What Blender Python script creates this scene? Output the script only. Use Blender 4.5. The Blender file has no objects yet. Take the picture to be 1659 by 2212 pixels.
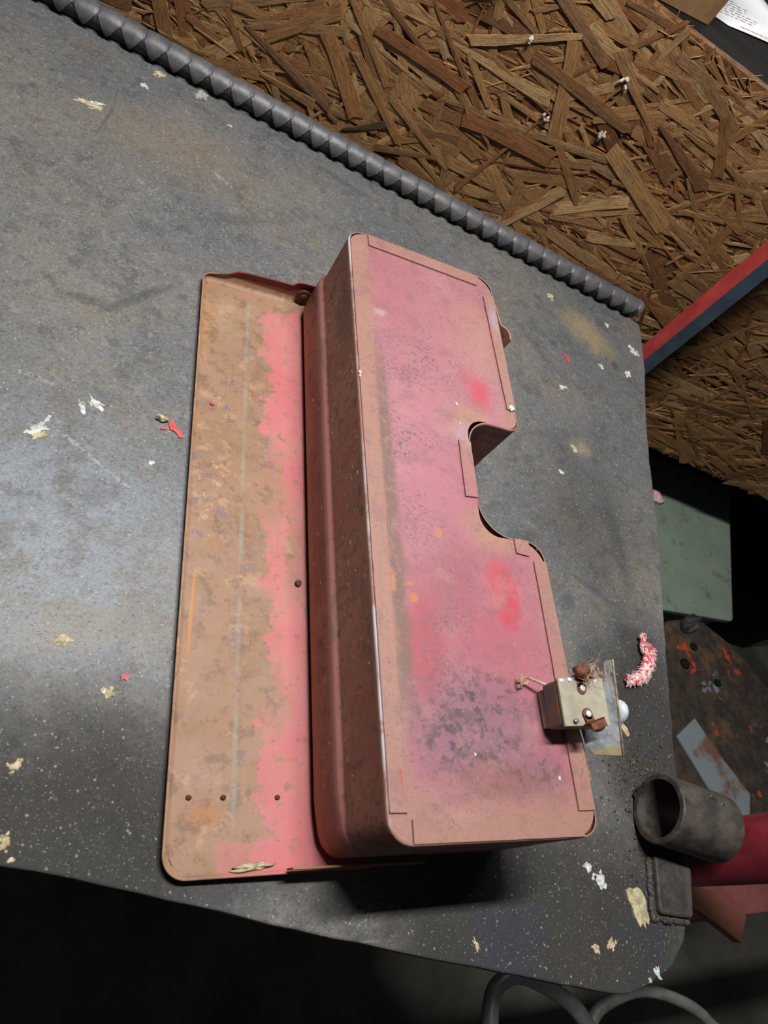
import bpy, bmesh, math, random
from mathutils import Vector, Matrix, noise as mnoise
random.seed(7)
S = bpy.context.scene
COL = S.collection
# ------------------------------------------------------------------ camera, world, light
cam_d = bpy.data.cameras.new('camera')
cam_d.sensor_fit = 'VERTICAL'; cam_d.sensor_height = 36.0
cam_d.lens = 1510.435 / 2212 * 36.0
cam_d.clip_start = 0.01
cam = bpy.data.objects.new('camera', cam_d); COL.objects.link(cam)
_R = ((0.88423587, -0.07044409, 0.46169746), (0.16245947, -0.88043215, -0.44547295), (0.43787423, 0.46891029, -0.76706538))
cam.matrix_world = Matrix(((_R[0][0], -_R[1][0], -_R[2][0], -0.16228117),
                           (_R[0][1], -_R[1][1], -_R[2][1], -0.01450106),
                           (_R[0][2], -_R[1][2], -_R[2][2], 0.39492825), (0, 0, 0, 1)))
cam_d.dof.use_dof = True; cam_d.dof.focus_distance = 0.52; cam_d.dof.aperture_fstop = 14.0
S.camera = cam
W = bpy.data.worlds.new('world'); S.world = W; W.use_nodes = True
W.node_tree.nodes['Background'].inputs[0].default_value = (0.75, 0.85, 1.0, 1)
W.node_tree.nodes['Background'].inputs[1].default_value = 0.04
def area(name, loc, target, sx, sy, power, col, rz=0.0):
    d = bpy.data.lights.new(name, 'AREA'); d.shape = 'RECTANGLE'; d.size = sx; d.size_y = sy
    d.energy = power; d.color = col
    o = bpy.data.objects.new(name, d); COL.objects.link(o); o.location = loc
    v = Vector(target) - Vector(loc)
    o.rotation_euler = v.to_track_quat('-Z', 'Y').to_euler(); return o
area('led_work_lamp', (-0.03, 0.27, 0.92), (-0.03, 0.271, 0), 0.36, 0.05, 14.5, (1.0, 0.985, 0.97))
area('window_daylight', (1.05, 1.45, 0.95), (0.36, 0.72, 0.24), 0.7, 0.5, 6.5, (0.95, 0.98, 1.0))
S.view_settings.view_transform = 'Standard'; S.view_settings.look = 'None'
S.view_settings.gamma = 1.0; S.view_settings.use_curve_mapping = False
S.view_settings.exposure = 0.0

# ------------------------------------------------------------------ helpers
def lin(c):
    return tuple(((v / 255) / 12.92 if v / 255 <= 0.04045 else ((v / 255 + 0.055) / 1.055) ** 2.4) for v in c) + (1,)
def tag(o, label=None, cat=None, group=None, kind=None):
    if label: o['label'] = label
    if cat: o['category'] = cat
    if group: o['group'] = group
    if kind: o['kind'] = kind
    return o
def empty(name, loc, label, cat, group=None):
    o = bpy.data.objects.new(name, None); COL.objects.link(o); o.location = loc; o.empty_display_size = 0.01
    return tag(o, label, cat, group)
def wloc(o):
    p = Vector(o.location)
    while o.parent is not None: o = o.parent; p += Vector(o.location)
    return p
def obj(name, vf, mat, parent=None, origin=None, smooth=False, bevel=0, solid=0, subsurf=0):
    """link one mesh; vertices are given in world coordinates"""
    v, f = vf
    if origin is None:
        origin = wloc(parent) if parent is not None else Vector((0, 0, 0))
    origin = Vector(origin)
    me = bpy.data.meshes.new(name)
    me.from_pydata([tuple(Vector(p) - origin) for p in v], [], f); me.update()
    bm = bmesh.new(); bm.from_mesh(me); bmesh.ops.recalc_face_normals(bm, faces=bm.faces); bm.to_mesh(me); bm.free()
    o = bpy.data.objects.new(name, me); COL.objects.link(o)
    if parent is not None:
        pl = wloc(parent)
        o.parent = parent; o.location = origin - pl
    else:
        o.location = origin
    if mat: me.materials.append(mat)
    if smooth:
        for p in me.polygons: p.use_smooth = True
    if solid:
        m = o.modifiers.new('solid', 'SOLIDIFY'); m.thickness = solid; m.offset = -1
    if bevel:
        m = o.modifiers.new('bevel', 'BEVEL'); m.width = bevel; m.segments = 2; m.limit_method = 'ANGLE'; m.angle_limit = 0.6
    if subsurf:
        m = o.modifiers.new('sub', 'SUBSURF'); m.levels = subsurf; m.render_levels = subsurf
    return o
def join(*vfs):
    V, F = [], []
    for v, f in vfs:
        n = len(V); V += list(v); F += [tuple(i + n for i in q) for q in f]
    return V, F
def box(x0, y0, z0, x1, y1, z1):
    v = [(x, y, z) for z in (z0, z1) for y in (y0, y1) for x in (x0, x1)]
    return v, [(0, 2, 3, 1), (4, 5, 7, 6), (0, 1, 5, 4), (2, 6, 7, 3), (0, 4, 6, 2), (1, 3, 7, 5)]
def xf(vf, M):
    return [tuple(M @ Vector(p)) for p in vf[0]], vf[1]
def prism(poly, z0, z1):
    n = len(poly)
    a = (z0 if callable(z0) else (lambda x, y: z0)); b = (z1 if callable(z1) else (lambda x, y: z1))
    v = [(x, y, a(x, y)) for x, y in poly] + [(x, y, b(x, y)) for x, y in poly]
    return v, [tuple(range(n))[::-1], tuple(range(n, 2 * n))] + [(i, (i + 1) % n, n + (i + 1) % n, n + i) for i in range(n)]
def tube(path, r, n=12, caps=True):
    P = [Vector(p) for p in path]; V, F = [], []
    rr = r if isinstance(r, (list, tuple)) else [r] * len(P)
    t0 = (P[1] - P[0]).normalized()
    up = Vector((0, 0, 1)) if abs(t0.z) < 0.9 else Vector((1, 0, 0))
    x = t0.cross(up).normalized()
    for i, p in enumerate(P):
        t = (P[min(i + 1, len(P) - 1)] - P[max(i - 1, 0)]).normalized()
        x = (x - t * x.dot(t)).normalized(); y = t.cross(x)
        for k in range(n):
            a = 2 * math.pi * k / n
            V.append(tuple(p + (x * math.cos(a) + y * math.sin(a)) * rr[i]))
    for i in range(len(P) - 1):
        for k in range(n):
            F.append((i * n + k, i * n + (k + 1) % n, (i + 1) * n + (k + 1) % n, (i + 1) * n + k))
    if caps: F += [tuple(range(n))[::-1], tuple((len(P) - 1) * n + k for k in range(n))]
    return V, F
def hollow(p0, p1, ro, ri, n=40, rim=0.0008):
    """open pipe from p0 to p1"""
    p0, p1 = Vector(p0), Vector(p1); t = (p1 - p0).normalized(); L = (p1 - p0).length
    x = t.cross(Vector((0, 0, 1)) if abs(t.z) < 0.9 else Vector((1, 0, 0))).normalized(); y = t.cross(x)
    prof = [(0, ri), (0, ro - rim), (rim, ro), (L - rim, ro), (L, ro - rim), (L, ri)]
    V, F = [], []
    for s, r in prof:
        for k in range(n):
            a = 2 * math.pi * k / n
            V.append(tuple(p0 + t * s + (x * math.cos(a) + y * math.sin(a)) * r))
    m = len(prof)
    for i in range(m):
        for k in range(n):
            F.append((i * n + k, i * n + (k + 1) % n, ((i + 1) % m) * n + (k + 1) % n, ((i + 1) % m) * n + k))
    return V, F
def fillet(pts, seg=8):
    """pts: (x, y, r) corners of a closed polygon -> rounded outline"""
    out = []; n = len(pts)
    for i in range(n):
        p = Vector(pts[i][:2]); r = pts[i][2]
        a = Vector(pts[i - 1][:2]); b = Vector(pts[(i + 1) % n][:2])
        if r <= 0: out.append((p.x, p.y)); continue
        u = (a - p).normalized(); w = (b - p).normalized()
        ang = u.angle(w); d = r / math.tan(ang / 2)
        c = p + (u + w).normalized() * (r / math.sin(ang / 2))
        s = p + u * d - c; e = p + w * d - c
        a0 = math.atan2(s.y, s.x); a1 = math.atan2(e.y, e.x)
        da = (a1 - a0 + math.pi) % (2 * math.pi) - math.pi
        for k in range(seg + 1):
            t = a0 + da * k / seg
            out.append((c.x + r * math.cos(t), c.y + r * math.sin(t)))
    return out
def densify(poly, step):
    out = []; n = len(poly)
    for i in range(n):
        a = Vector(poly[i]); b = Vector(poly[(i + 1) % n]); k = max(1, int((b - a).length / step))
        for j in range(k): out.append(tuple(a.lerp(b, j / k)))
    return out
def offset(poly, d):
    """offset outward (polygon clockwise seen from above)"""
    n = len(poly); out = []
    for i in range(n):
        a = Vector(poly[i - 1]); b = Vector(poly[(i + 1) % n]); t = (b - a)
        if t.length < 1e-9: out.append(poly[i]); continue
        t.normalize(); nrm = Vector((-t.y, t.x))
        dd = d[i] if isinstance(d, list) else d
        out.append((poly[i][0] + nrm.x * dd, poly[i][1] + nrm.y * dd))
    return out
def rock(c, r, seed=0, flat=0.7, n=2, jag=0.35):
    bm = bmesh.new(); bmesh.ops.create_icosphere(bm, subdivisions=n, radius=1)
    v = []
    for q in bm.verts:
        p = q.co.copy(); k = 1 + jag * mnoise.noise(p * 1.3 + Vector((seed * 7.1, seed, 0))) * 1.6
        v.append((c[0] + p.x * r[0] * k, c[1] + p.y * r[1] * k, c[2] + max(p.z * k, -0.75) * r[2] * flat + r[2] * flat * 0.74))
    bm.verts.index_update(); f = [tuple(x.index for x in q.verts) for q in bm.faces]; bm.free()
    return v, f
def splat(c, rx, ry, h, seed, n=26, rot=0.0, jag=0.45):
    """thin raised irregular blot with thickness"""
    rnd = random.Random(seed); ph = [rnd.random() * 6.28 for _ in range(5)]
    cr, sr = math.cos(rot), math.sin(rot); V, F = [], []
    rings = ((1.0, 0.0), (0.93, 0.55), (0.6, 0.9), (0.25, 1.0))
    for s, z in rings:
        for k in range(n):
            a = 2 * math.pi * k / n
            q = 1 + jag * (0.5 * math.sin(2 * a + ph[0]) + 0.45 * math.sin(3 * a + ph[1]) + 0.35 * math.sin(5 * a + ph[2]) + 0.3 * math.sin(8 * a + ph[3])) * (0.4 + 0.6 * s)
            x = math.cos(a) * rx * s * q; y = math.sin(a) * ry * s * q
            zz = h * z * (1 + 0.5 * math.sin(4 * a + ph[4] + 3 * s))
            V.append((c[0] + x * cr - y * sr, c[1] + x * sr + y * cr, c[2] + zz))
    m = len(rings)
    for i in range(m - 1):
        for k in range(n): F.append((i * n + k, i * n + (k + 1) % n, (i + 1) * n + (k + 1) % n, (i + 1) * n + k))
    F.append(tuple((m - 1) * n + k for k in range(n))); F.append(tuple(range(n))[::-1])
    return V, F

# ------------------------------------------------------------------ node materials
class NT:
    def __init__(self, name, coord='Object'):
        self.m = bpy.data.materials.new(name); self.m.use_nodes = True
        self.t = self.m.node_tree; self.N = self.t.nodes; self.L = self.t.links
        self.b = self.N['Principled BSDF']
        tc = self.N.new('ShaderNodeTexCoord'); self.co = tc.outputs[coord]; self.tc = tc
        s = self.N.new('ShaderNodeSeparateXYZ'); self.L.new(self.co, s.inputs[0])
        self.x, self.y, self.z = s.outputs
    def _in(self, sock, v):
        if v is None: return
        if isinstance(v, bpy.types.NodeSocket): self.L.new(v, sock)
        elif isinstance(v, (tuple, list)) and sock.type == 'RGBA' and len(v) == 3: sock.default_value = lin(v)
        else: sock.default_value = v
    def math(self, op, a, b=None, c=None, clamp=False):
        n = self.N.new('ShaderNodeMath'); n.operation = op; n.use_clamp = clamp
        self._in(n.inputs[0], a); self._in(n.inputs[1], b); self._in(n.inputs[2], c); return n.outputs[0]
    def add(self, a, b): return self.math('ADD', a, b)
    def sub(self, a, b): return self.math('SUBTRACT', a, b)
    def mul(self, a, b): return self.math('MULTIPLY', a, b)
    def mx(self, a, b): return self.math('MAXIMUM', a, b)
    def sm(self, v, lo, hi, a=0.0, b=1.0):
        n = self.N.new('ShaderNodeMapRange'); n.interpolation_type = 'SMOOTHSTEP'
        self._in(n.inputs[0], v)
        if lo > hi: lo, hi, a, b = hi, lo, b, a
        for i, q in enumerate((lo, hi, a, b)): n.inputs[i + 1].default_value = q
        return n.outputs[0]
    def mapv(self, loc=(0, 0, 0), rot=(0, 0, 0), sc=(1, 1, 1), co=None):
        n = self.N.new('ShaderNodeMapping'); self.L.new(co or self.co, n.inputs[0])
        n.inputs[1].default_value = loc; n.inputs[2].default_value = rot; n.inputs[3].default_value = sc
        return n.outputs[0]
    def noise(self, scale, detail=4, rough=0.55, co=None, dist=0.0, off=None):
        n = self.N.new('ShaderNodeTexNoise')
        if off is not None: co = self.mapv(loc=(off, off * 0.7, off * 1.3), co=co)
        self.L.new(co or self.co, n.inputs['Vector'])
        n.inputs['Scale'].default_value = scale; n.inputs['Detail'].default_value = detail
        n.inputs['Roughness'].default_value = rough; n.inputs['Distortion'].default_value = dist
        return n.outputs[0]
    def voro(self, scale, co=None, rand=1.0, out='Distance'):
        n = self.N.new('ShaderNodeTexVoronoi'); self.L.new(co or self.co, n.inputs['Vector'])
        n.inputs['Scale'].default_value = scale; n.inputs['Randomness'].default_value = rand
        return n.outputs[out]
    def mix(self, f, a, b):
        n = self.N.new('ShaderNodeMix'); n.data_type = 'RGBA'
        self._in(n.inputs[0], f); self._in(n.inputs[6], a); self._in(n.inputs[7], b); return n.outputs[2]
    def ramp(self, v, stops):
        n = self.N.new('ShaderNodeValToRGB'); e = n.color_ramp.elements
        while len(e) < len(stops): e.new(0.5)
        for q, (p, c) in zip(e, stops): q.position = p; q.color = lin(c)
        self._in(n.inputs[0], v); return n.outputs[0]
    def blob(self, cx, cy, rx, ry, soft=0.6, warp=None, amt=0.0, rot=0.0):
        """soft elliptical stain in the object's own x, y"""
        dx = self.sub(self.x, cx); dy = self.sub(self.y, cy)
        if rot:
            c, s = math.cos(rot), math.sin(rot)
            dx, dy = self.add(self.mul(dx, c), self.mul(dy, s)), self.sub(self.mul(dy, c), self.mul(dx, s))
        ax = self.mul(dx, 1 / rx); ay = self.mul(dy, 1 / ry)
        d = self.math('SQRT', self.add(self.mul(ax, ax), self.mul(ay, ay)))
        if warp is not None: d = self.add(d, self.mul(self.sub(warp, 0.5), amt))
        return self.sm(d, 1.0, 1.0 - soft)
    def bump(self, h, strength=0.3, dist=0.001, prev=None):
        n = self.N.new('ShaderNodeBump'); n.inputs['Strength'].default_value = strength; n.inputs['Distance'].default_value = dist
        self.L.new(h, n.inputs['Height'])
        if prev is not None: self.L.new(prev, n.inputs['Normal'])
        return n.outputs[0]
    def done(self, color, rough=0.5, metal=0.0, normal=None, spec=0.5):
        self._in(self.b.inputs['Base Color'], color); self._in(self.b.inputs['Roughness'], rough)
        self._in(self.b.inputs['Metallic'], metal); self._in(self.b.inputs['Specular IOR Level'], spec)
        if normal is not None: self.L.new(normal, self.b.inputs['Normal'])
        return self.m

def simple(name, c0, c1, scale=60, rough=0.6, metal=0.0, bump=0.25, bdist=0.0005, bscale=None, spec=0.4, lo=0.35, hi=0.65):
    k = NT(name); n = k.noise(scale, 5, 0.6)
    col = k.mix(k.sm(n, lo, hi), c0, c1)
    nb = k.bump(k.noise(bscale or scale * 6, 4, 0.6), bump, bdist)
    return k.done(col, rough, metal, nb, spec)

def mat_table():
    k = NT('steel_plate_dark')
    n1 = k.noise(7, 5, 0.6); n2 = k.noise(16, 6, 0.65, off=3.1); n3 = k.noise(60, 5, 0.7, off=9.2); n4 = k.noise(420, 3, 0.7, off=1.7)
    c = k.mix(k.sm(n1, 0.35, 0.68), (92, 94, 96), (112, 108, 102))
    c = k.mix(k.mul(k.sm(n2, 0.52, 0.72), 0.7), c, (112, 101, 84))
    c = k.mix(k.mul(k.sm(n3, 0.50, 0.66), 0.6), c, (68, 69, 70))
    c = k.mix(k.mul(k.sm(k.noise(130, 5, 0.75, off=7.9), 0.52, 0.66), 0.45), c, (132, 132, 130))
    c = k.mix(k.mul(k.sm(k.noise(34, 6, 0.75, off=2.2), 0.54, 0.62), 0.4), c, (84, 76, 64))
    c = k.mix(k.mul(k.sm(n4, 0.5, 0.75), 0.5), c, (128, 128, 126))
    c = k.mix(k.mul(k.sm(k.noise(26, 6, 0.7, off=5.5), 0.58, 0.72), 0.45), c, (66, 72, 84))
    # reflected-light sheen painted pale at the front left, dust brown patches, front grime deepened as painted light falloff
    painted_sheen = k.blob(-0.15, 0.17, 0.13, 0.13, 0.9, n2, 0.8)
    c = k.mix(k.mul(k.mul(painted_sheen, k.sm(n3, 0.38, 0.62)), 0.55), c, (142, 150, 160))
    c = k.mix(k.mul(k.blob(0.335, 0.50, 0.055, 0.035, 0.85, n3, 1.0, -0.7), 0.75), c, (150, 134, 100))
    c = k.mix(k.mul(k.blob(0.283, 0.337, 0.022, 0.016, 0.9, n3, 0.8), 0.7), c, (158, 148, 122))
    c = k.mix(k.mul(k.blob(-0.11, 0.54, 0.11, 0.06, 0.9, n2, 0.9), 0.45), c, (124, 112, 94))
    c = k.mix(k.mul(k.blob(-0.13, 0.12, 0.08, 0.02, 0.8, n3, 0.9), 0.35), c, (120, 112, 96))
    sm = None
    for cx, cy, rx, ry, ro, a in ((-0.125, 0.365, 0.050, 0.006, 0.75, 0.8), (-0.158, 0.352, 0.030, 0.005, 0.1, 0.6), (-0.165, 0.545, 0.030, 0.0022, 1.35, 0.6), (-0.150, 0.600, 0.022, 0.003, 1.2, 0.5), (0.255, 0.450, 0.05, 0.008, -0.9, 0.5), (0.30, 0.245, 0.012, 0.075, 0.0, 0.6), (0.19, 0.225, 0.022, 0.016, 0.3, 0.7), (0.265, 0.185, 0.045, 0.004, -0.5, 0.6), (0.225, 0.175, 0.014, 0.009, 0.4, 0.7), (0.23, 0.13, 0.018, 0.012, 0.9, 0.6), (0.365, 0.4630, 0.008, 0.009, 0.0, 0.9), (0.05, 0.585, 0.05, 0.008, -0.3, 0.5), (-0.06, 0.48, 0.05, 0.010, 0.4, 0.45)):
        b_ = k.mul(k.blob(cx, cy, rx, ry, 0.8, n3, 1.0, ro), a)
        sm = b_ if sm is None else k.mx(sm, b_)
    c = k.mix(k.mul(sm, 0.75), c, (58, 60, 64))
    sc_ = None
    for cx, cy, rx, ry, ro, a in ((-0.120, 0.475, 0.030, 0.0020, -0.75, 0.8), (-0.070, 0.525, 0.028, 0.0018, -0.6, 0.8), (-0.135, 0.225, 0.0600, 0.0012, -0.62, 0.7), (-0.178, 0.278, 0.018, 0.0016, -0.2, 0.6), (-0.10, 0.050, 0.012, 0.0016, 0.7, 0.7), (-0.145, 0.040, 0.003, 0.012, 0.1, 0.6), (0.145, -0.028, 0.016, 0.0040, 0.5, 0.6), (0.03, -0.030, 0.016, 0.006, 0.3, 0.5), (-0.11, 0.018, 0.004, 0.010, 0.3, 0.6)):
        b_ = k.mul(k.mul(k.blob(cx, cy, rx, ry * 1.5, 0.85, n3, 2.2, ro), k.sm(n4, 0.44, 0.60)), a * 0.75)
        sc_ = b_ if sc_ is None else k.mx(sc_, b_)
    c = k.mix(sc_, c, (168, 174, 178))
    grime_falloff = k.mx(k.blob(0.16, -0.05, 0.22, 0.11, 0.7, n2, 0.7), k.mx(k.blob(0.28, 0.08, 0.09, 0.16, 0.8, n2, 0.7), k.mul(k.blob(0.27, 0.25, 0.12, 0.14, 0.9, n2, 0.7), 0.6)))  # greasy dirt, darkened further to paint the light falling off front and right
    c = k.mix(k.mul(grime_falloff, 0.9), c, (52, 50, 47))
    c = k.mix(k.mul(k.mul(grime_falloff, k.sm(k.noise(22, 5, 0.65, off=41), 0.50, 0.62)), 0.6), c, (54, 57, 68))
    grime_falloff2 = k.blob(-0.13, 0.015, 0.19, 0.100, 0.8, n2, 0.7)  # front left dirt, also darkened as painted light falloff
    c = k.mix(k.mul(grime_falloff2, 0.88), c, (56, 54, 51))
    # long fine scratches and scuffs
    for rz, sc, of, a in ((0.5, (14, 160, 1), 0.0, 0.35), (-0.9, (10, 190, 1), 4.0, 0.3), (1.3, (16, 210, 1), 8.0, 0.25)):
        s = k.noise(1.0, 3, 0.6, co=k.mapv(loc=(of, of, 0), rot=(0, 0, rz), sc=sc))
        c = k.mix(k.mul(k.mul(k.sm(s, 0.69, 0.76), k.sm(n2, 0.42, 0.6)), a), c, (150, 154, 158))
        s2 = k.noise(1.0, 3, 0.6, co=k.mapv(loc=(of + 20, of, 0), rot=(0, 0, rz + 0.35), sc=sc))
        c = k.mix(k.mul(k.sm(s2, 0.70, 0.76), a), c, (52, 54, 58))
    v = k.voro(150, k.mapv(sc=(1, 1, 0.2)))
    c = k.mix(k.mul(k.sm(v, 0.13, 0.07), 0.5), c, (170, 166, 156))
    r = k.add(k.mul(n2, 0.35), k.add(0.20, k.mul(n3, 0.30)))
    n5 = k.noise(950, 3, 0.7, off=12.3)
    c = k.mix(k.mul(k.sm(n5, 0.52, 0.66), 0.45), c, (46, 46, 47))
    c = k.mix(k.mul(k.sm(n4, 0.44, 0.34), 0.45), c, (52, 53, 55))
    c = k.mix(k.mul(k.sm(k.noise(620, 2, 0.6, off=19.3), 0.66, 0.74), 0.6), c, (176, 174, 168))
    gg = k.mx(grime_falloff, grime_falloff2)
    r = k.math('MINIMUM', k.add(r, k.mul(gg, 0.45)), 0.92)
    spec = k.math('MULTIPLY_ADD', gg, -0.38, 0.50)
    nb = k.bump(n4, 0.5, 0.0006); nb = k.bump(n5, 0.4, 0.0003, nb); nb = k.bump(n3, 0.35, 0.0012, nb)
    return k.done(c, r, 0.0, nb, spec)

def mat_box():
    """red paint gone pink with dust and rust; x across the box, y along it, z up"""
    k = NT('toolbox_red_paint')
    n1 = k.noise(14, 5, 0.6); n2 = k.noise(45, 6, 0.65, off=2.3); n3 = k.noise(160, 5, 0.7, off=6.1); n4 = k.noise(700, 3, 0.7, off=4.4)
    up = k.sm(k.z, 0.0893, 0.0902)                      # the back plate and its folded tabs
    f = k.mix(k.sm(n1, 0.36, 0.64), (146, 90, 98), (152, 102, 106))
    f = k.mix(k.mul(k.sm(n2, 0.5, 0.72), 0.5), f, (140, 96, 110))
    f = k.mix(k.mul(k.blob(0.058, 0.345, 0.06, 0.06, 0.8, n1, 0.8), 0.45), f, (148, 96, 98))
    f = k.mix(k.mul(k.blob(0.10, 0.335, 0.035, 0.06, 0.9, n1, 0.6), 0.65), f, (150, 112, 100))
    f = k.mix(k.mul(k.blob(0.045, 0.21, 0.045, 0.10, 0.9, n1, 0.5), 0.5), f, (158, 102, 113))
    f = k.mix(k.mul(k.blob(0.055, 0.13, 0.035, 0.055, 0.9, n2, 0.8), 0.75), f, (132, 74, 82))
    f = k.mix(k.mul(k.blob(0.030, 0.092, 0.020, 0.045, 0.7, n2, 0.9), 0.9), f, (150, 68, 78))
    f = k.mix(k.mul(k.blob(0.075, 0.10, 0.045, 0.055, 0.9, n2, 0.6), 0.7), f, (152, 78, 88))
    for cx, cy, rx, ry, a in ((0.0953, 0.2806, 0.016, 0.022, 0.85), (0.084, 0.292, 0.013, 0.012, 0.4), (0.0876, 0.1355, 0.019, 0.026, 0.95), (0.093, 0.128, 0.012, 0.014, 0.7), (0.0884, 0.1159, 0.011, 0.012, 0.75)):
        f = k.mix(k.mul(k.blob(cx, cy, rx, ry, 0.95, n2, 0.7), a), f, (168, 52, 68))
    # dusty brown border
    dust = (142, 106, 91)
    e = k.sm(k.add(k.x, k.mul(k.sub(n2, 0.5), 0.012)), 0.019, 0.012)
    e = k.mx(e, k.sm(k.add(k.y, k.mul(k.sub(n1, 0.5), 0.05)), 0.032, 0.010))
    e = k.mx(e, k.sm(k.add(k.x, k.mul(k.sub(n1, 0.5), 0.03)), 0.106, 0.124))
    e = k.mx(e, k.mul(k.sm(k.y, 0.375, 0.395), 0.5))
    f = k.mix(k.mul(e, 0.8), f, dust)
    notch = k.mx(k.blob(0.083, 0.245, 0.022, 0.028, 0.6, n2, 0.7), k.blob(0.088, 0.172, 0.030, 0.020, 0.7, n2, 0.7))
    f = k.mix(k.mul(notch, 0.8), f, (148, 114, 90))
    st = k.mul(k.sm(k.math('ABSOLUTE', k.sub(k.add(k.x, k.mul(k.sub(n2, 0.5), 0.006)), 0.0165)), 0.0075, 0.0015), k.mul(k.sm(k.y, 0.03, 0.09), k.sm(k.y, 0.33, 0.24)))
    f = k.mix(k.mul(k.mul(st, 0.9), k.sm(n3, 0.25, 0.55)), f, (104, 82, 70))
    f = k.mix(k.mul(k.sm(k.z, 0.09125, 0.0916), k.math('MULTIPLY_ADD', k.sm(n2, 0.35, 0.6), 0.35, 0.35)), f, dust)
    # mottled dark scab at the front end, pits over the middle
    dk = k.mx(k.blob(0.055, 0.052, 0.052, 0.042, 0.75, n2, 0.9), k.mul(k.blob(0.082, 0.032, 0.036, 0.018, 0.8, n2, 0.9), 0.8))
    f = k.mix(k.mul(dk, 0.75), f, (112, 82, 96))
    f = k.mix(k.mul(k.mul(dk, k.sm(k.noise(90, 6, 0.75, off=51), 0.50, 0.60)), 0.75), f, (84, 64, 72))
    f = k.mix(k.mul(k.mul(dk, k.sm(n3, 0.50, 0.60)), 0.9), f, (66, 52, 50))
    f = k.mix(k.mul(k.blob(0.065, 0.028, 0.04, 0.012, 0.8, n2, 1.0), 0.5), f, (128, 80, 64))
    pit = k.mul(k.sm(k.noise(430, 3, 0.65, off=83), 0.555, 0.60), k.sm(n2, 0.42, 0.54))
    pz = k.mx(k.blob(0.035, 0.235, 0.04, 0.13, 0.8), k.mx(k.blob(0.04, 0.085, 0.035, 0.05, 0.7), k.blob(0.062, 0.30, 0.035, 0.04, 0.8)))
    f = k.mix(k.mul(k.mul(pit, pz), 0.9), f, (92, 74, 78))
    for cx, cy, rx, ry, rr in ((0.0137, 0.1275, 0.0028, 0.013, 0.08), (0.0258, 0.1213, 0.004, 0.003, 0), (0.046, 0.164, 0.006, 0.003, 0.4), (0.0225, 0.129, 0.005, 0.0018, 0.2)):
        f = k.mix(k.mul(k.blob(cx, cy, rx, ry, 0.7, n3, 3.0, rr), 0.75), f, (168, 108, 68))
    f = k.mix(k.mul(k.blob(0.1195, 0.357, 0.006, 0.022, 0.9, n3, 1.0), 0.7), f, (142, 132, 140))
    f = k.mix(k.mul(k.blob(0.0765, 0.240, 0.012, 0.016, 0.9, n3, 1.2), 0.5), f, (158, 128, 148))
    f = k.mix(k.mul(k.blob(0.0206, 0.327, 0.008, 0.005, 0.8, n3, 1.0), 0.6), f, (168, 142, 140))
    f = k.mix(k.mul(k.blob(0.0085, 0.0275, 0.0010, 0.008, 0.6, n3, 1.6, 0.1), 0.7), f, (160, 62, 64))
    # the walls: darker rusty red-brown
    w = k.mix(k.sm(n1, 0.35, 0.65), (138, 88, 74), (150, 104, 86))
    w = k.mix(k.mul(k.sm(n2, 0.52, 0.7), 0.6), w, (128, 84, 86))
    w = k.mix(k.mul(k.sm(n3, 0.50, 0.64), 0.6), w, (84, 58, 50))
    w = k.mix(k.mul(k.sm(k.noise(90, 6, 0.75, off=71), 0.55, 0.62), 0.6), w, (70, 52, 44))
    w = k.mix(k.mul(k.sm(k.noise(9, 5, 0.7, off=73), 0.50, 0.64), 0.5), w, (142, 82, 74))
    gd = k.noise(1.0, 4, 0.6, co=k.mapv(sc=(10, 14, 60)))
    w = k.mix(k.mul(k.mul(k.sm(gd, 0.52, 0.66), k.sm(k.z, 0.052, 0.075)), 0.6), w, (94, 78, 64))
    w = k.mix(k.mul(k.sm(k.noise(1.0, 4, 0.6, co=k.mapv(loc=(5, 2, 0), sc=(10, 40, 22))), 0.66, 0.7), 0.9), w, (170, 62, 60))
    sh = k.mul(k.sm(k.z, 0.0385, 0.042), k.sm(k.z, 0.0475, 0.045))
    w = k.mix(k.mul(sh, 0.75), w, (160, 104, 104))
    w = k.mix(k.mul(k.mul(sh, k.sm(gd, 0.55, 0.6)), 0.8), w, (120, 96, 84))
    w = k.mix(k.mul(k.sm(k.z, 0.0225, 0.019), 0.8), w, (150, 106, 66))
    f = k.mix(k.mul(k.sm(k.noise(70, 6, 0.72, off=61), 0.50, 0.64), 0.38), f, (116, 80, 86))
    f = k.mix(k.mul(k.sm(k.noise(24, 6, 0.7, off=63), 0.52, 0.68), 0.35), f, (160, 122, 118))
    grain = k.noise(330, 4, 0.75, off=15.0)
    f = k.mix(k.mul(k.sm(grain, 0.52, 0.66), 0.30), f, (108, 74, 78))
    pit2 = k.mul(k.sm(k.noise(700, 3, 0.65, off=87), 0.60, 0.65), k.sm(n2, 0.44, 0.56))
    f = k.mix(k.mul(pit2, 0.7), f, (84, 68, 68))
    c = k.mix(up, w, f)
    # bare steel along the bent spine edge, yellow-brown line under it
    ed = k.mul(k.sm(k.math('ABSOLUTE', k.sub(k.z, k.add(0.0908, 0.0))), 0.0012, 0.0005), k.sm(k.x, 0.0030, 0.0008))
    ln = k.mul(k.mul(k.sm(k.z, 0.0870, 0.0886), k.sm(k.z, 0.0902, 0.0892)), k.sm(k.x, 0.004, 0.001))
    c = k.mix(k.mul(ln, 0.7), c, (150, 116, 66))
    c = k.mix(k.mul(k.mul(ed, k.mul(k.sm(n2, 0.38, 0.56), k.sm(k.noise(8, 3, 0.6, off=81), 0.36, 0.56))), 0.8), c, (182, 178, 184))
    c = k.mix(k.mul(k.sm(n4, 0.55, 0.8), 0.16), c, (180, 152, 146))
    nb = k.bump(n4, 0.30, 0.0003); nb = k.bump(n3, 0.30, 0.0006, nb)
    return k.done(c, k.add(0.42, k.mul(n2, 0.3)), 0.0, nb, 0.4)

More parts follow.
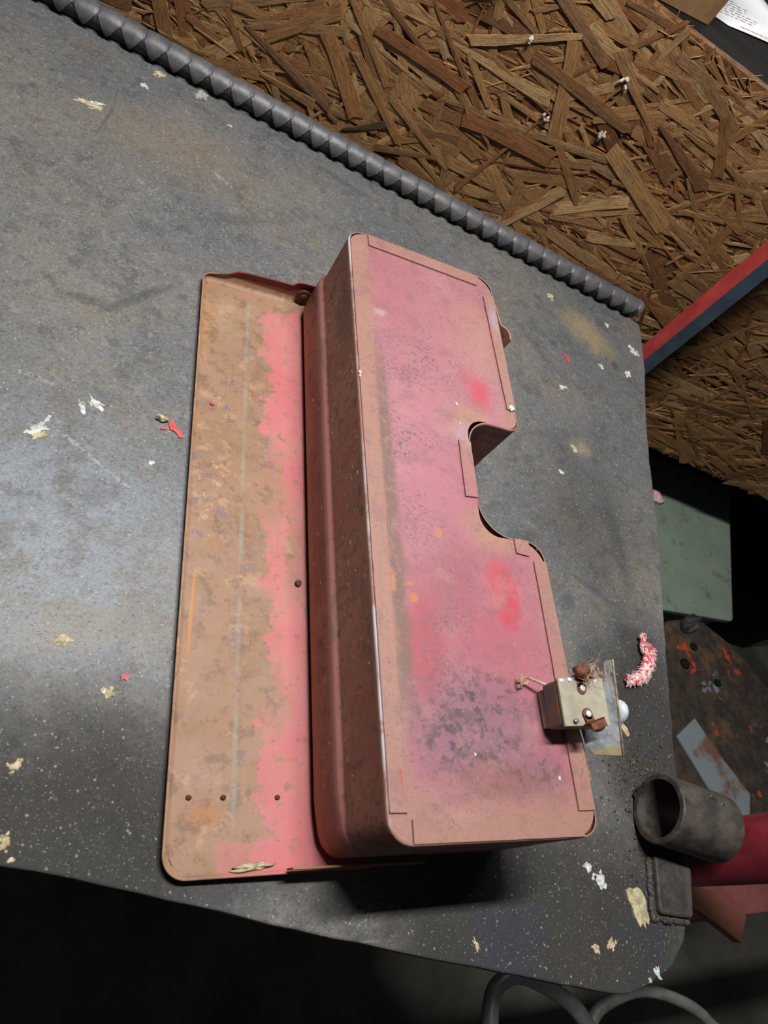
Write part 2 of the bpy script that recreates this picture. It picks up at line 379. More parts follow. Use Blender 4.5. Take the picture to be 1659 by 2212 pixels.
def mat_lid():
    k = NT('toolbox_lid_paint')
    n1 = k.noise(18, 5, 0.6); n2 = k.noise(55, 7, 0.72, off=2.9); n3 = k.noise(170, 5, 0.7, off=7.7); n4 = k.noise(700, 3, 0.7, off=3.4)
    c = k.mix(k.sm(n1, 0.35, 0.65), (142, 109, 84), (148, 116, 94))
    c = k.mix(k.mul(k.sm(n2, 0.5, 0.7), 0.6), c, (154, 110, 78))
    c = k.mix(k.mul(k.sm(k.noise(40, 6, 0.7, off=11), 0.56, 0.66), 0.6), c, (120, 98, 90))
    c = k.mix(k.mul(k.mul(k.sm(k.noise(120, 5, 0.7, off=13), 0.56, 0.63), k.blob(-0.066, 0.20, 0.022, 0.075, 0.8, n1, 0.8)), 0.85), c, (118, 94, 108))
    c = k.mix(k.mul(k.mul(k.sm(k.noise(110, 5, 0.7, off=17), 0.54, 0.63), k.blob(-0.066, 0.22, 0.02, 0.07, 0.8, n1, 0.8)), 0.8), c, (184, 146, 118))
    c = k.mix(k.mul(k.blob(-0.060, 0.024, 0.016, 0.010, 0.9, n2, 0.9), 0.7), c, (160, 106, 58))
    c = k.mix(k.mul(k.blob(-0.075, 0.36, 0.007, 0.05, 0.9, n2, 0.9), 0.5), c, (168, 126, 78))
    c = k.mix(k.mul(k.blob(-0.060, 0.37, 0.02, 0.03, 0.9, n2, 0.8), 0.45), c, (164, 142, 114))
    c = k.mix(k.mul(k.sm(k.noise(95, 6, 0.75, off=27), 0.52, 0.61), 0.6), c, (108, 82, 66))
    c = k.mix(k.mul(k.sm(k.noise(60, 6, 0.75, off=29), 0.56, 0.64), 0.55), c, (176, 140, 110))
    c = k.mix(k.mul(k.sm(k.noise(80, 6, 0.75, off=39), 0.57, 0.63), 0.6), c, (112, 92, 98))
    c = k.mix(k.mul(k.sm(k.noise(28, 6, 0.7, off=33), 0.52, 0.64), 0.5), c, (128, 100, 70))
    # surviving pink-red paint towards the hinge side, ragged towards the middle
    wob = k.mul(k.sub(n1, 0.5), 0.035); wob2 = k.mul(k.sub(n2, 0.5), 0.050)
    ed = k.add(k.x, k.add(wob, wob2))
    red = k.sm(ed, -0.0315, -0.0275)
    endm = k.mul(k.sm(k.add(k.y, k.add(wob, wob2)), 0.392, 0.380), 1.0)
    red = k.mul(red, endm)
    worn = k.mx(k.blob(-0.026, 0.225, 0.019, 0.055, 0.8, n2, 1.4), k.mx(k.blob(-0.022, 0.085, 0.014, 0.028, 0.9, n2, 1.6), k.blob(-0.032, 0.0135, 0.014, 0.005, 0.7, n2, 0.8)))
    worn = k.mx(worn, k.blob(-0.010, 0.185, 0.012, 0.045, 0.9, n2, 1.6))
    red = k.mul(red, k.math('SUBTRACT', 1.0, k.mul(worn, 0.85)))
    chip = k.mul(k.sm(k.noise(115, 7, 0.78, off=21), 0.560, 0.585), 0.85)
    red = k.mul(red, k.math('SUBTRACT', 1.0, chip))
    front = k.mul(k.sm(k.add(k.y, k.mul(k.sub(n2, 0.5), 0.02)), 0.0105, 0.0075), k.sm(k.add(k.x, wob), -0.056, -0.05))
    red = k.mx(red, k.mul(front, 0.55))
    rc = k.mix(k.sm(n1, 0.35, 0.65), (182, 98, 102), (180, 112, 110))
    rc = k.mix(k.mul(k.sm(k.noise(30, 4, 0.6, off=31), 0.48, 0.7), 0.6), rc, (172, 112, 102))
    c = k.mix(red, c, rc)
    # pale drawn line, orange run, old rectangular outline, bare marks
    dl = k.mul(k.sm(k.math('ABSOLUTE', k.sub(k.x, k.add(-0.0448, k.mul(k.sub(n1, 0.5), 0.002)))), 0.0022, 0.0006), k.mul(k.sm(k.y, 0.012, 0.016), k.sm(k.y, 0.394, 0.388)))
    c = k.mix(k.mul(k.mul(dl, k.sm(n2, 0.36, 0.62)), 0.6), c, (136, 142, 128))
    ol = k.blob(-0.0732, 0.135, 0.0013, 0.034, 0.5, n2, 0.6, -0.02)
    c = k.mix(k.mul(ol, 0.65), c, (190, 124, 58))
    rl = k.mx(k.mul(k.sm(k.math('ABSOLUTE', k.sub(k.x, -0.0205)), 0.0007, 0.0003), k.mul(k.sm(k.y, 0.169, 0.171), k.sm(k.y, 0.25, 0.248))),
              k.mul(k.sm(k.math('ABSOLUTE', k.sub(k.y, 0.1705)), 0.0009, 0.0003), k.mul(k.sm(k.x, -0.047, -0.046), k.sm(k.x, -0.020, -0.021))))
    c = k.mix(k.mul(rl, 0.6), c, (150, 112, 78))
    c = k.mix(k.mul(k.sm(k.voro(160, k.mapv(sc=(1, 1, 0.1))), 0.10, 0.05), 0.5), c, (96, 76, 66))
    c = k.mix(k.mul(k.sm(n4, 0.55, 0.8), 0.2), c, (172, 148, 128))
    fl = k.sm(k.z, 0.0088, 0.0105)                      # flanges: dark red primer
    c = k.mix(k.mul(fl, k.sm(k.y, 0.398, 0.401)), c, k.mix(k.sm(n2, 0.4, 0.6), (124, 46, 44), (96, 52, 44)))
    nb = k.bump(n4, 0.3, 0.0003); nb = k.bump(n3, 0.35, 0.0006, nb)
    return k.done(c, k.add(0.45, k.mul(n2, 0.3)), 0.0, nb, 0.35)

def mat_strand(island, tint=None, name=None):
    k = NT(name or ('wood_strand_loose' if island else 'wood_strand'), 'UV' if island else 'Object')
    if island:
        g = k.N.new('ShaderNodeNewGeometry'); rnd = g.outputs['Random Per Island']
    else:
        oi = k.N.new('ShaderNodeObjectInfo'); rnd = oi.outputs['Random']
    ofs = k.N.new('ShaderNodeCombineXYZ'); k._in(ofs.inputs[0], k.mul(rnd, 37.0)); k._in(ofs.inputs[1], k.mul(rnd, 91.0))
    va = k.N.new('ShaderNodeVectorMath'); va.operation = 'ADD'; k.L.new(k.co, va.inputs[0]); k.L.new(ofs.outputs[0], va.inputs[1])
    g1 = k.noise(1.0, 5, 0.65, co=k.mapv(sc=(2.2, 14, 1), co=va.outputs[0]))
    g2 = k.noise(1.0, 4, 0.65, co=k.mapv(sc=(5, 46, 1), co=va.outputs[0]))
    base = k.ramp(rnd, [(0.0, (142, 100, 60)), (0.2, (190, 146, 94)), (0.4, (158, 108, 62)), (0.55, (204, 164, 112)), (0.72, (116, 72, 42)), (0.85, (178, 132, 80)), (1.0, (144, 86, 48))])
    if tint: base = k.mix(0.88, base, tint)
    c = k.mix(k.mul(k.sm(g1, 0.44, 0.62), 0.65), base, k.mix(0.65, base, (74, 46, 26)))
    c = k.mix(k.mul(k.sm(g2, 0.46, 0.62), 0.8), c, k.mix(0.7, c, (44, 28, 17)))
    c = k.mix(k.mul(k.sm(g2, 0.44, 0.34), 0.5), c, k.mix(0.5, c, (214, 176, 124)))
    c = k.mix(k.mul(k.sm(k.noise(3.0, 3, 0.5, co=va.outputs[0], off=5), 0.62, 0.72), 0.5), c, (84, 58, 38))
    nb = k.bump(g1, 0.7, 0.0012, k.bump(g2, 0.9, 0.0016))
    return k.done(c, 0.62, 0.0, nb, 0.25)

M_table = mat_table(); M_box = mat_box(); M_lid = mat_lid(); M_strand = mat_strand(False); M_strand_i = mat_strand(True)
M_rebar = simple('rebar_steel', (78, 79, 84), (100, 97, 96), 120, 0.48, 0.15, 0.3, 0.0006, spec=0.5)
M_osb = simple('chipboard_base', (70, 46, 26), (118, 80, 44), 70, 0.75, 0, 0.6, 0.002, 160, 0.2)
M_char = mat_strand(False, (44, 37, 33), 'charred_strand'); M_bark = mat_strand(False, (150, 92, 50), 'red_brown_strand')
M_greasy = simple('greasy_cast_steel', (50, 47, 43), (72, 68, 62), 110, 0.6, 0.1, 0.5, 0.001, 420)
M_pipe = simple('dusty_pipe_steel', (54, 50, 46), (82, 76, 70), 90, 0.5, 0.15, 0.35, 0.0008, 500)
M_post = simple('red_enamel', (116, 36, 44), (98, 30, 38), 30, 0.3, 0, 0.08, 0.0004, 300, 0.5)
M_postred = simple('red_post_paint', (182, 70, 70), (160, 56, 56), 40, 0.45, 0, 0.1, 0.0004)
M_postblue = simple('blue_grey_post_paint', (66, 82, 94), (54, 68, 80), 40, 0.5, 0, 0.1, 0.0004)
M_floor = simple('oily_concrete', (104, 102, 90), (78, 76, 68), 6, 0.75, 0, 0.4, 0.003, 60)
M_black = simple('black_board', (24, 22, 20), (34, 31, 28), 20, 0.95, 0, 0.4, 0.002, 100, 0.05)  # even near-black for the ledge, sill board and lower wall
M_card = simple('brown_cardboard', (150, 116, 78), (128, 96, 62), 50, 0.75, 0, 0.15, 0.0003)
M_paper = simple('white_paper', (238, 238, 238), (246, 246, 246), 8, 0.7, 0, 0.05, 0.0003)
M_ink = simple('grey_print', (120, 122, 130), (140, 140, 146), 80, 0.7)
M_inkred = simple('red_print', (196, 120, 116), (206, 136, 130), 80, 0.7)
M_white = simple('white_paint_dried', (160, 160, 156), (214, 214, 210), 300, 0.6, 0, 0.5, 0.0006)
M_cream = simple('cream_paint_dried', (198, 188, 156), (156, 142, 108), 260, 0.65, 0, 0.6, 0.0008)
M_redchip = simple('red_paint_chip', (178, 64, 70), (196, 84, 84), 200, 0.55)
M_stone = simple('pale_grit', (190, 180, 146), (120, 112, 90), 300, 0.8)
M_dirt = simple('brown_dirt', (84, 72, 56), (58, 50, 42), 300, 0.85)
M_bluew = simple('pale_blue_paint', (170, 190, 194), (196, 206, 206), 300, 0.6)
M_yarn = simple('pink_yarn', (214, 72, 92), (236, 206, 204), 210, 0.85, lo=0.40, hi=0.52)
M_fiberboard = simple('grey_fibreboard', (152, 146, 128), (132, 126, 108), 90, 0.8, 0, 0.3, 0.0004, 500)
M_tin = simple('dull_tin', (150, 152, 152), (120, 120, 118), 80, 0.38, 0.6, 0.2, 0.0004)
M_tinrust = simple('rust_stained_tin', (88, 84, 84), (122, 90, 54), 75, 0.55, 0.0, 0.3, 0.0005)
def mat_faceplate():
    k = NT('stained_faceplate'); n1 = k.noise(120, 5, 0.7); n2 = k.noise(1.0, 4, 0.6, co=k.mapv(sc=(600, 60, 60)))
    c = k.mix(k.sm(n1, 0.4, 0.65), (150, 154, 156), (112, 114, 114))
    e = k.sm(k.add(k.y, k.mul(k.sub(n1, 0.5), 0.006)), -0.0195, -0.0225)
    c = k.mix(k.mul(e, 0.7), c, (146, 128, 72))
    c = k.mix(k.mul(k.sm(k.y, 0.005, 0.018), k.sm(n2, 0.46, 0.56)), c, (88, 72, 60))
    return k.done(c, 0.45, 0.25, k.bump(n1, 0.3, 0.0005), 0.5)
M_faceplate = mat_faceplate()
M_silver = simple('zinc_rivet', (196, 202, 206), (176, 180, 182), 200, 0.45, 0.05, 0.1)
M_copper = simple('corroded_copper', (120, 72, 48), (92, 54, 38), 300, 0.55, 0.3, 0.6, 0.0006)
M_rustscrew = simple('rusty_screw', (96, 60, 46), (66, 44, 36), 400, 0.6, 0.3, 0.6, 0.0006)
M_string = simple('tan_wire', (178, 150, 126), (150, 120, 98), 400, 0.7)
M_lip = simple('tarnished_lip', (140, 124, 104), (104, 88, 70), 300, 0.6)
M_lint = simple('pale_lint', (160, 150, 138), (186, 176, 164), 90, 0.9)
M_grain = simple('chalk_grain', (112, 107, 98), (170, 164, 152), 500, 0.9)
M_green = None
def mat_green():
    k = NT('pale_green_sheet'); n1 = k.noise(6, 5, 0.6); n2 = k.noise(22, 6, 0.7, off=3)
    c = k.mix(k.sm(n1, 0.35, 0.65), (142, 156, 136), (126, 142, 126))
    c = k.mix(k.mul(k.sm(n2, 0.56, 0.7), 0.8), c, (116, 100, 66))
    c = k.mix(k.mul(k.sm(k.noise(50, 5, 0.7, off=8), 0.58, 0.68), 0.6), c, (86, 96, 84))
    s = k.noise(1.0, 3, 0.6, co=k.mapv(rot=(0, 0, 0.5), sc=(4, 60, 1)))
    c = k.mix(k.mul(k.sm(s, 0.68, 0.72), 0.7), c, (130, 186, 180))
    return k.done(c, 0.5, 0, k.bump(n2, 0.2, 0.002), 0.4)
def mat_scrap():
    k = NT('scrap_machine_paint'); n1 = k.noise(7, 6, 0.7); n2 = k.noise(16, 6, 0.7, off=5); n3 = k.noise(60, 5, 0.7, off=2)
    c = k.mix(k.sm(n3, 0.35, 0.65), (54, 48, 44), (78, 68, 58))
    c = k.mix(k.mul(k.sm(n1, 0.52, 0.62), 0.8), c, (112, 86, 62))
    c = k.mix(k.sm(n2, 0.60, 0.635), c, (196, 74, 50))
    c = k.mix(k.sm(k.noise(9, 6, 0.7, off=14), 0.63, 0.66), c, (128, 138, 142))
    return k.done(c, 0.6, 0.1, k.bump(n3, 0.4, 0.003), 0.4)
M_green = mat_green(); M_scrap = mat_scrap()
M_primer = simple('red_brown_primer', (126, 76, 60), (100, 58, 48), 25, 0.65)
M_dullred = simple('dull_red_paint', (112, 62, 60), (92, 50, 48), 20, 0.6)
M_tubes = simple('grey_tube_paint', (178, 174, 166), (150, 146, 140), 30, 0.4, 0.3, 0.1)

# ------------------------------------------------------------------ structure
W0 = Vector((-0.2, 0.675, 0)); WU = Vector((0.98573, -0.16830, 0)).normalized(); WN = Vector((-0.16830, -0.98573, 0)).normalized()
def wp(u, v, h=0.0): return tuple(W0 + WU * u + Vector((0, 0, v)) + WN * h)
def wbox(u0, v0, h0, u1, v1, h1):
    v = [wp(u, q, h) for h in (h0, h1) for q in (v0, v1) for u in (u0, u1)]
    return v, box(0, 0, 0, 1, 1, 1)[1]
FZ = -0.85
tag(obj('floor', box(-2.2, -1.6, FZ - 0.05, 3.2, 1.7, FZ), M_floor), kind='structure')
wall = tag(obj('wall_back', wbox(-0.9, -0.180, -0.014, 1.9, 0.243, 0.0), M_osb, origin=W0), kind='structure')
tag(obj('wall_lower', wbox(-0.9, FZ, -0.22, 1.9, -0.181, -0.16), M_black), kind='structure')
tag(obj('trim_1', wbox(-0.9, -0.181, -0.16, 1.9, -0.150, -0.0145), M_black), kind='structure')    # sill board under the panel
tag(obj('trim_2', wbox(-0.9, 0.215, -0.60, 1.9, 0.240, -0.0145), M_black), kind='structure')      # ledge on top of the panel

# ------------------------------------------------------------------ wood strands of the chipboard wall
def strand_shape(seed, nx=5):
    """unit plank, long axis x, thickness z; torn ends, wavy sides, slight bow"""
    r = random.Random(seed); V, F = [], []
    tp = r.choice((0.0, 0.0, 0.5, 0.75)); bow = r.uniform(-0.10, 0.10)
    top = [(-0.5 + i / (nx - 1)) for i in range(nx)]
    a, b = [], []
    for i, x in enumerate(top):
        w = 0.5 * (1 - tp * abs(x + (0.5 if seed % 2 else -0.5)))
        jx = 0.0 if 0 < i < nx - 1 else r.uniform(-0.05, 0.05)
        a.append((x + jx, bow * (x * x * 4 - 0.5) + w * r.uniform(0.82, 1.05)))
        jx = 0.0 if 0 < i < nx - 1 else r.uniform(-0.05, 0.05)
        b.append((x + jx, bow * (x * x * 4 - 0.5) - w * r.uniform(0.82, 1.05)))
    for i in range(nx):
        mid = ((a[i][0] + b[i][0]) / 2 + (0 if 0 < i < nx - 1 else r.uniform(-0.05, 0.05)), (a[i][1] + b[i][1]) / 2 + r.uniform(-0.1, 0.1))
        zz = 0.25 * math.sin(i * 1.7 + seed)
        for p, z in ((a[i], 0.72 + zz), (mid, 1.0 + zz + r.uniform(-0.12, 0.12)), (b[i], 0.72 + zz)): V.append((p[0], p[1], z))
        for p in (a[i], b[i]): V.append((p[0], p[1], -0.6))
    for i in range(nx - 1):
        o, q = i * 5, i * 5 + 5
        F += [(o, q, q + 1, o + 1), (o + 1, q + 1, q + 2, o + 2), (o, o + 3, q + 3, q), (o + 2, q + 2, q + 4, o + 4)]
    e = (nx - 1) * 5
    F += [(0, 1, 2, 4, 3), (e, e + 3, e + 4, e + 2, e + 1)]
    return V, F
shapes = []
for s in range(14):
    v, f = strand_shape(s); me = bpy.data.meshes.new('strand'); me.from_pydata(v, [], f); me.update(); me.materials.append(M_strand)
    bm = bmesh.new(); bm.from_mesh(me); bmesh.ops.recalc_face_normals(bm, faces=bm.faces); bm.to_mesh(me); bm.free()
    shapes.append(me)
WB = Matrix((( WU.x, 0, WN.x), (WU.y, 0, WN.y), (0, 1, 0))).to_4x4()   # wall axes: x along, y up, z out
def strand(u, v, ang, L, Wd, T, h, mesh, tilt=0.0):
    o = bpy.data.objects.new('strand', mesh); COL.objects.link(o); o.parent = wall
    M = Matrix.Translation(Vector(wp(u, v, h)) - W0) @ WB @ Matrix.Rotation(ang, 4, 'Z') @ Matrix.Rotation(tilt, 4, 'X') @ Matrix.Diagonal((L, Wd, T, 1))
    o.matrix_local = M
    return o
def strand_ends(u0, v0, u1, v1, Wd, h, mat=None, T=0.0008, k=0):
    L = math.hypot(u1 - u0, v1 - v0); me = shapes[k % 14]
    if mat is not None: me = me.copy(); me.materials.clear(); me.materials.append(mat)
    return strand((u0 + u1) / 2, (v0 + v1) / 2, math.atan2(v1 - v0, u1 - u0), L, Wd, T, h, me)
rs = random.Random(21)
def rnd_strand(big):
    u = rs.uniform(-0.12, 1.10); v = rs.uniform(-0.176, 0.242)
    q = rs.random()
    ang = rs.gauss(0.0, 0.30) if q < 0.66 else rs.uniform(-1.5, 1.5)
    if big: L = rs.uniform(0.045, 0.115); Wd = rs.uniform(0.004, 0.015)
    else: L = rs.uniform(0.02, 0.075); Wd = rs.choice((rs.uniform(0.0008, 0.003), rs.uniform(0.002, 0.008)))
    s = abs(math.sin(ang)) * L / 2
    v = min(max(v, -0.178 + s), 0.2425 - s)
    return u, v, ang, L, Wd
# joined background strands: too many to count, real geometry
V, F, UV = [], [], []
for i in range(3400):
    lay = i / 3400
    u, v, ang, L, Wd = rnd_strand(rs.random() < 0.4)
    sv, sf = strand_shape(rs.randrange(60), 4)
    M = Matrix.Translation(Vector(wp(u, v, -0.0002 + 0.0022 * lay)) ) @ WB @ Matrix.Rotation(ang, 4, 'Z') @ Matrix.Rotation(rs.gauss(0, 0.05), 4, 'X') @ Matrix.Rotation(rs.gauss(0, 0.012), 4, 'Y') @ Matrix.Diagonal((L, Wd, rs.uniform(0.0003, 0.0008), 1))
    n = len(V)
    for p in sv: V.append(tuple(M @ Vector(p))); UV.append((p[0] * L / 0.07, p[1] * Wd / 0.012))
    F += [tuple(a + n for a in q) for q in sf]
so = obj('small_strands', (V, F), M_strand_i, wall); tag(so, kind='stuff')
uvl = so.data.uv_layers.new(name='UVMap')
for lp in so.data.loops: uvl.data[lp.index].uv = UV[lp.vertex_index]
named = [  # the strands one can recognise, (u, v) end to end
    (0.1301, 0.0624, 0.224, 0.0351, 0.0125, 0), (0.1934, 0.0961, 0.2487, 0.0394, 0.0150, 2), (0.2242, 0.0905, 0.2939, 0.0398, 0.0085, 1),
    (0.2686, 0.0728, 0.351, 0.0375, 0.0080, 5), (0.151, 0.0638, 0.1999, 0.1138, 0.0120, 4), (0.4761, 0.1353, 0.5809, 0.0977, 0.0170, 6),
    (0.3043, 0.1466, 0.3859, 0.1969, 0.0100, 7), (0.205, 0.125, 0.262, 0.078, 0.0060, 8), (0.300, 0.118, 0.372, 0.081, 0.0085, 9),
    (0.36, 0.165, 0.47, 0.158, 0.0110, 10), (0.42, 0.205, 0.50, 0.165, 0.0120, 11), (0.50, 0.175, 0.58, 0.15, 0.0140, 12), (0.345, 0.215, 0.42, 0.19, 0.0100, 3)]
for k, (a, b, c, d, w_, s) in enumerate(named): strand_ends(a, b, c, d, w_, 0.0028, k=s)
strand_ends(0.2418, 0.0227, 0.2772, 0.0485, 0.0075, 0.0036, M_char, k=0)
strand_ends(0.3351, 0.0918, 0.4327, 0.0992, 0.0170, 0.0036, M_bark, k=2)
strand_ends(0.235, 0.117, 0.325, 0.113, 0.0110, 0.0036, M_bark, k=4)
for i in range(300 - len(named) - 3):
    u, v, ang, L, Wd = rnd_strand(True)
    strand(u, v, ang, L, Wd, rs.uniform(0.0004, 0.0009), 0.0012 + 0.0014 * i / 280, shapes[rs.randrange(14)], rs.gauss(0, 0.06))
# frayed top edge splinters
V, F = [], []
for i in range(300):
    u = rs.uniform(-0.1, 0.62); L = rs.uniform(0.006, 0.022); a = rs.gauss(0.2, 0.5)
    p = Vector(wp(u, 0.238 + rs.uniform(-0.006, 0.005), rs.uniform(-0.008, 0.003)))
    d = (WU * math.cos(a) + Vector((0, 0, math.sin(a)))) * L
    t = tube([p - d / 2, p + d * 0.1 + WN * rs.uniform(-0.001, 0.001), p + d / 2], [0.0005, 0.0005, 0.0002], 4)
    V, F = join((V, F), t) if V else t
fs = obj('edge_splinters', (V, F), simple('splinter_wood', (150, 116, 74), (120, 86, 52), 90, 0.7), wall); tag(fs, kind='stuff')
for (u, v, n, s) in ((0.4567, 0.147, 5, 0.010), (0.4427, 0.1888, 4, 0.006), (0.402, 0.128, 4, 0.005), (0.352, 0.176, 4, 0.006)):
    t = ([], [])
    for i in range(n):
        a = rs.uniform(-2.2, -0.6); p = Vector(wp(u + rs.uniform(-0.003, 0.003), v + rs.uniform(-0.004, 0.004), 0.0045))
        d = (WU * math.cos(a) + Vector((0, 0, math.sin(a)))) * s * rs.uniform(0.5, 1.2)
        t = join(t, tube([p, p + d * 0.5 + WN * 0.001, p + d], [0.0012, 0.0016, 0.0004], 5))
    obj('cobweb_tuft', t, M_lint, wall)

# ------------------------------------------------------------------ workbench
bench = empty('workbench', (0, 0.3, FZ), 'steel workbench with a dark scuffed plate top carrying the red toolbox', 'workbench')
plate = [(-0.75, 0.757), (0.36, 0.5628), (0.4130, 0.5535), (0.4290, 0.545), (0.4272, 0.5312), (0.4130, 0.4700), (0.3913, 0.4022), (0.3755, 0.3407), (0.3614, 0.2699), (0.3242, 0.1365), (0.3107, 0.0829), (0.3032, 0.0547),
         (0.287, -0.0238), (0.2753, -0.0499), (0.2690, -0.0615), (0.2506, -0.0753), (0.2270, -0.0827), (0.2101, -0.0850), (0.1991, -0.0836), (0.171, -0.0771), (0.1153, -0.0636), (0.0613, -0.0506), (-0.0214, -0.0288), (-0.0893, -0.01), (-0.1213, -0.0018), (-0.1514, 0.0056), (-0.45, 0.08), (-0.75, 0.15)]
pd = densify(plate, 0.012)
pd = [(x + 0.0009 * mnoise.noise(Vector((x * 90, y * 90, 0))), y + 0.0009 * mnoise.noise(Vector((x * 90, y * 90, 5)))) if y < 0.5 else (x, y) for x, y in pd]
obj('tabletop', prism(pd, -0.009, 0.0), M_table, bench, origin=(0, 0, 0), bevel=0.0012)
for x, y in ((0.18, 0.10), (0.26, 0.42), (-0.6, 0.62), (-0.6, 0.24)):
    obj('leg', box(x - 0.025, y - 0.025, FZ, x + 0.025, y + 0.025, -0.009), M_greasy, bench, bevel=0.003)
obj('weld_tab', prism(densify(fillet([(0.2526, -0.010, 0), (0.2852, -0.0195, 0.002), (0.2752, -0.0500, 0.004), (0.2452, -0.0447, 0.004)][::-1]), 0.004), -0.0005, 0.006), M_greasy, bench, bevel=0.0015)
V, F = [], []; rw = random.Random(31)
for (xa, ya), (xb, yb), n_ in (((0.2520, -0.0120), (0.2440, -0.0450), 22), ((0.2450, -0.0465), (0.2735, -0.0510), 16)):
    for i in range(n_):
        t = i / (n_ - 1); V, F = join((V, F), rock((xa + (xb - xa) * t + rw.uniform(-0.0008, 0.0008), ya + (yb - ya) * t + rw.uniform(-0.0008, 0.0008), -0.0006), (0.0032, 0.0030, 0.0022), i + n_, 0.8, 2))
obj('weld_bead', (V, F), M_greasy, bench, smooth=True)
# horizontal pipe socket welded across the bench edge
pa = Vector((0.2465, 0.0185, 0.0235)); pax = Vector((0.967, -0.254, 0)).normalized()
obj('pipe_socket', hollow(pa, pa + pax * 0.056, 0.0232, 0.0192, 56), M_pipe, bench, smooth=True).modifiers.new('es', 'EDGE_SPLIT').split_angle = 0.7
V, F = [], []
rs2 = random.Random(5)
for side, s0, s1 in ((-1, 0.006, 0.05), (1, 0.004, 0.045)):
    for i in range(26):
        t = s0 + (s1 - s0) * i / 25; q = pa + pax * t + Vector((0.254, 0.967, 0)) * (side * (0.0135 + rs2.uniform(-0.0015, 0.0015)))
        V, F = join((V, F), rock((q.x, q.y, -0.0005), (0.0045, 0.0040, 0.0042), i + side * 40, 0.9, 1))
obj('weld_bead', (V, F), M_greasy, bench, smooth=True)
V, F = [], []
for i in range(12):
    q = pa + pax * (0.026 + 0.026 * i / 11) + Vector((0, 0.0085 + 0.004 * math.sin(i * 0.5), 0.0205 + rs2.uniform(-0.0006, 0.0006)))
    V, F = join((V, F), rock((q.x, q.y, q.z - 0.001), (0.0028, 0.0022, 0.0014), i, 0.8, 1))
obj('seam_weld', (V, F), M_pipe, bench, smooth=True)
# dried paint drops on the plate
for i, (x, y, rx, ry, m, h, rot) in enumerate([
    (-0.1782, 0.5555, 0.013, 0.006, M_cream, 0.0012, -0.2), (-0.1740, 0.5590, 0.008, 0.003, M_white, 0.0010, 0.5), (-0.1413, 0.6073, 0.0052, 0.0045, M_white, 0.0012, 0), (-0.1297, 0.633, 0.009, 0.0055, M_cream, 0.0014, 0.3),
    (-0.0649, 0.601, 0.0035, 0.0035, M_white, 0.001, 0), (-0.1480, 0.2610, 0.0024, 0.0085, M_white, 0.0014, 0.35), (-0.1402, 0.2665, 0.0042, 0.009, M_white, 0.0016, 0.8),
    (-0.1711, 0.2400, 0.0075, 0.0060, M_white, 0.0018, 0.3), (-0.1690, 0.2365, 0.0070, 0.0042, M_cream, 0.0016, 0.6), (-0.1662, 0.2490, 0.0018, 0.0065, M_white, 0.0012, -0.4),
    (-0.1035, 0.2316, 0.0034, 0.0034, M_white, 0.0012, 0), (-0.139, 0.1128, 0.0060, 0.0046, M_cream, 0.0010, 0.4), (-0.1139, 0.0850, 0.0050, 0.0048, M_cream, 0.0016, 0.2), (-0.1160, 0.0862, 0.0030, 0.0034, M_white, 0.0014, 0),
    (-0.152, 0.0482, 0.0046, 0.0040, M_cream, 0.0014, 0), (-0.1509, 0.0145, 0.0042, 0.0048, M_cream, 0.0016, 0), (-0.1473, 0.0072, 0.0030, 0.0024, M_cream, 0.0012, 0),
    (0.2775, 0.4066, 0.0068, 0.0040, M_white, 0.0016, 0.2), (0.293, 0.5358, 0.0070, 0.0062, M_cream, 0.0010, 0.2), (0.3422, 0.4546, 0.0055, 0.0042, M_white, 0.001, 0.4), (0.3811, 0.4563, 0.0062, 0.0070, M_white, 0.0016, 0), (0.4030, 0.4953, 0.0085, 0.0100, M_white, 0.0012, 0),
    (0.371, 0.523, 0.0042, 0.0042, M_white, 0.0010, 0), (0.2746, 0.3332, 0.0050, 0.0070, M_cream, 0.0006, 0.6), (0.2502, 0.3023, 0.0032, 0.0042, M_white, 0.001, 0),
    (0.1961, -0.0139, 0.0046, 0.0050, M_white, 0.0014, 0), (0.2042, -0.0225, 0.0068, 0.0080, M_white, 0.0012, 0.6), (0.203, -0.058, 0.0052, 0.0050, M_cream, 0.0006, 0), (0.190, -0.0592, 0.0034, 0.0052, M_cream, 0.0006, 0.5), (0.2372, -0.0772, 0.0030, 0.0062, M_bluew, 0.0010, 0.35), (0.1014, -0.0498, 0.0020, 0.0050, M_cream, 0.0006, 0.2),
    (0.2300, -0.0860 + 0.006, 0.0028, 0.0026, M_cream, 0.0006, 0), (0.2640, -0.0300, 0.0028, 0.0044, M_cream, 0.0066, 0.3)]):
    if i == 32: continue
    rd = random.Random(i + 50); lob = splat((x, y, 0.0), rx * 0.55, ry * 0.55, h * 0.5, i * 3 + 1, rot=rot, jag=0.30)
    if rx > 0.0036 or ry > 0.0036:
        for q in range(5):
            a = rd.uniform(0, 6.28); e = rd.uniform(0.45, 0.85); qx, qy = math.cos(a) * rx * e, math.sin(a) * ry * e
            lob = join(lob, splat((x + qx * math.cos(rot) - qy * math.sin(rot), y + qx * math.sin(rot) + qy * math.cos(rot), 0.0), rx * rd.uniform(0.12, 0.32), ry * rd.uniform(0.12, 0.32), h * rd.uniform(0.3, 0.6), i * 9 + q, 16, rot + rd.uniform(-0.5, 0.5), 0.4))
    obj('paint_drop', lob, m, bench, smooth=True)
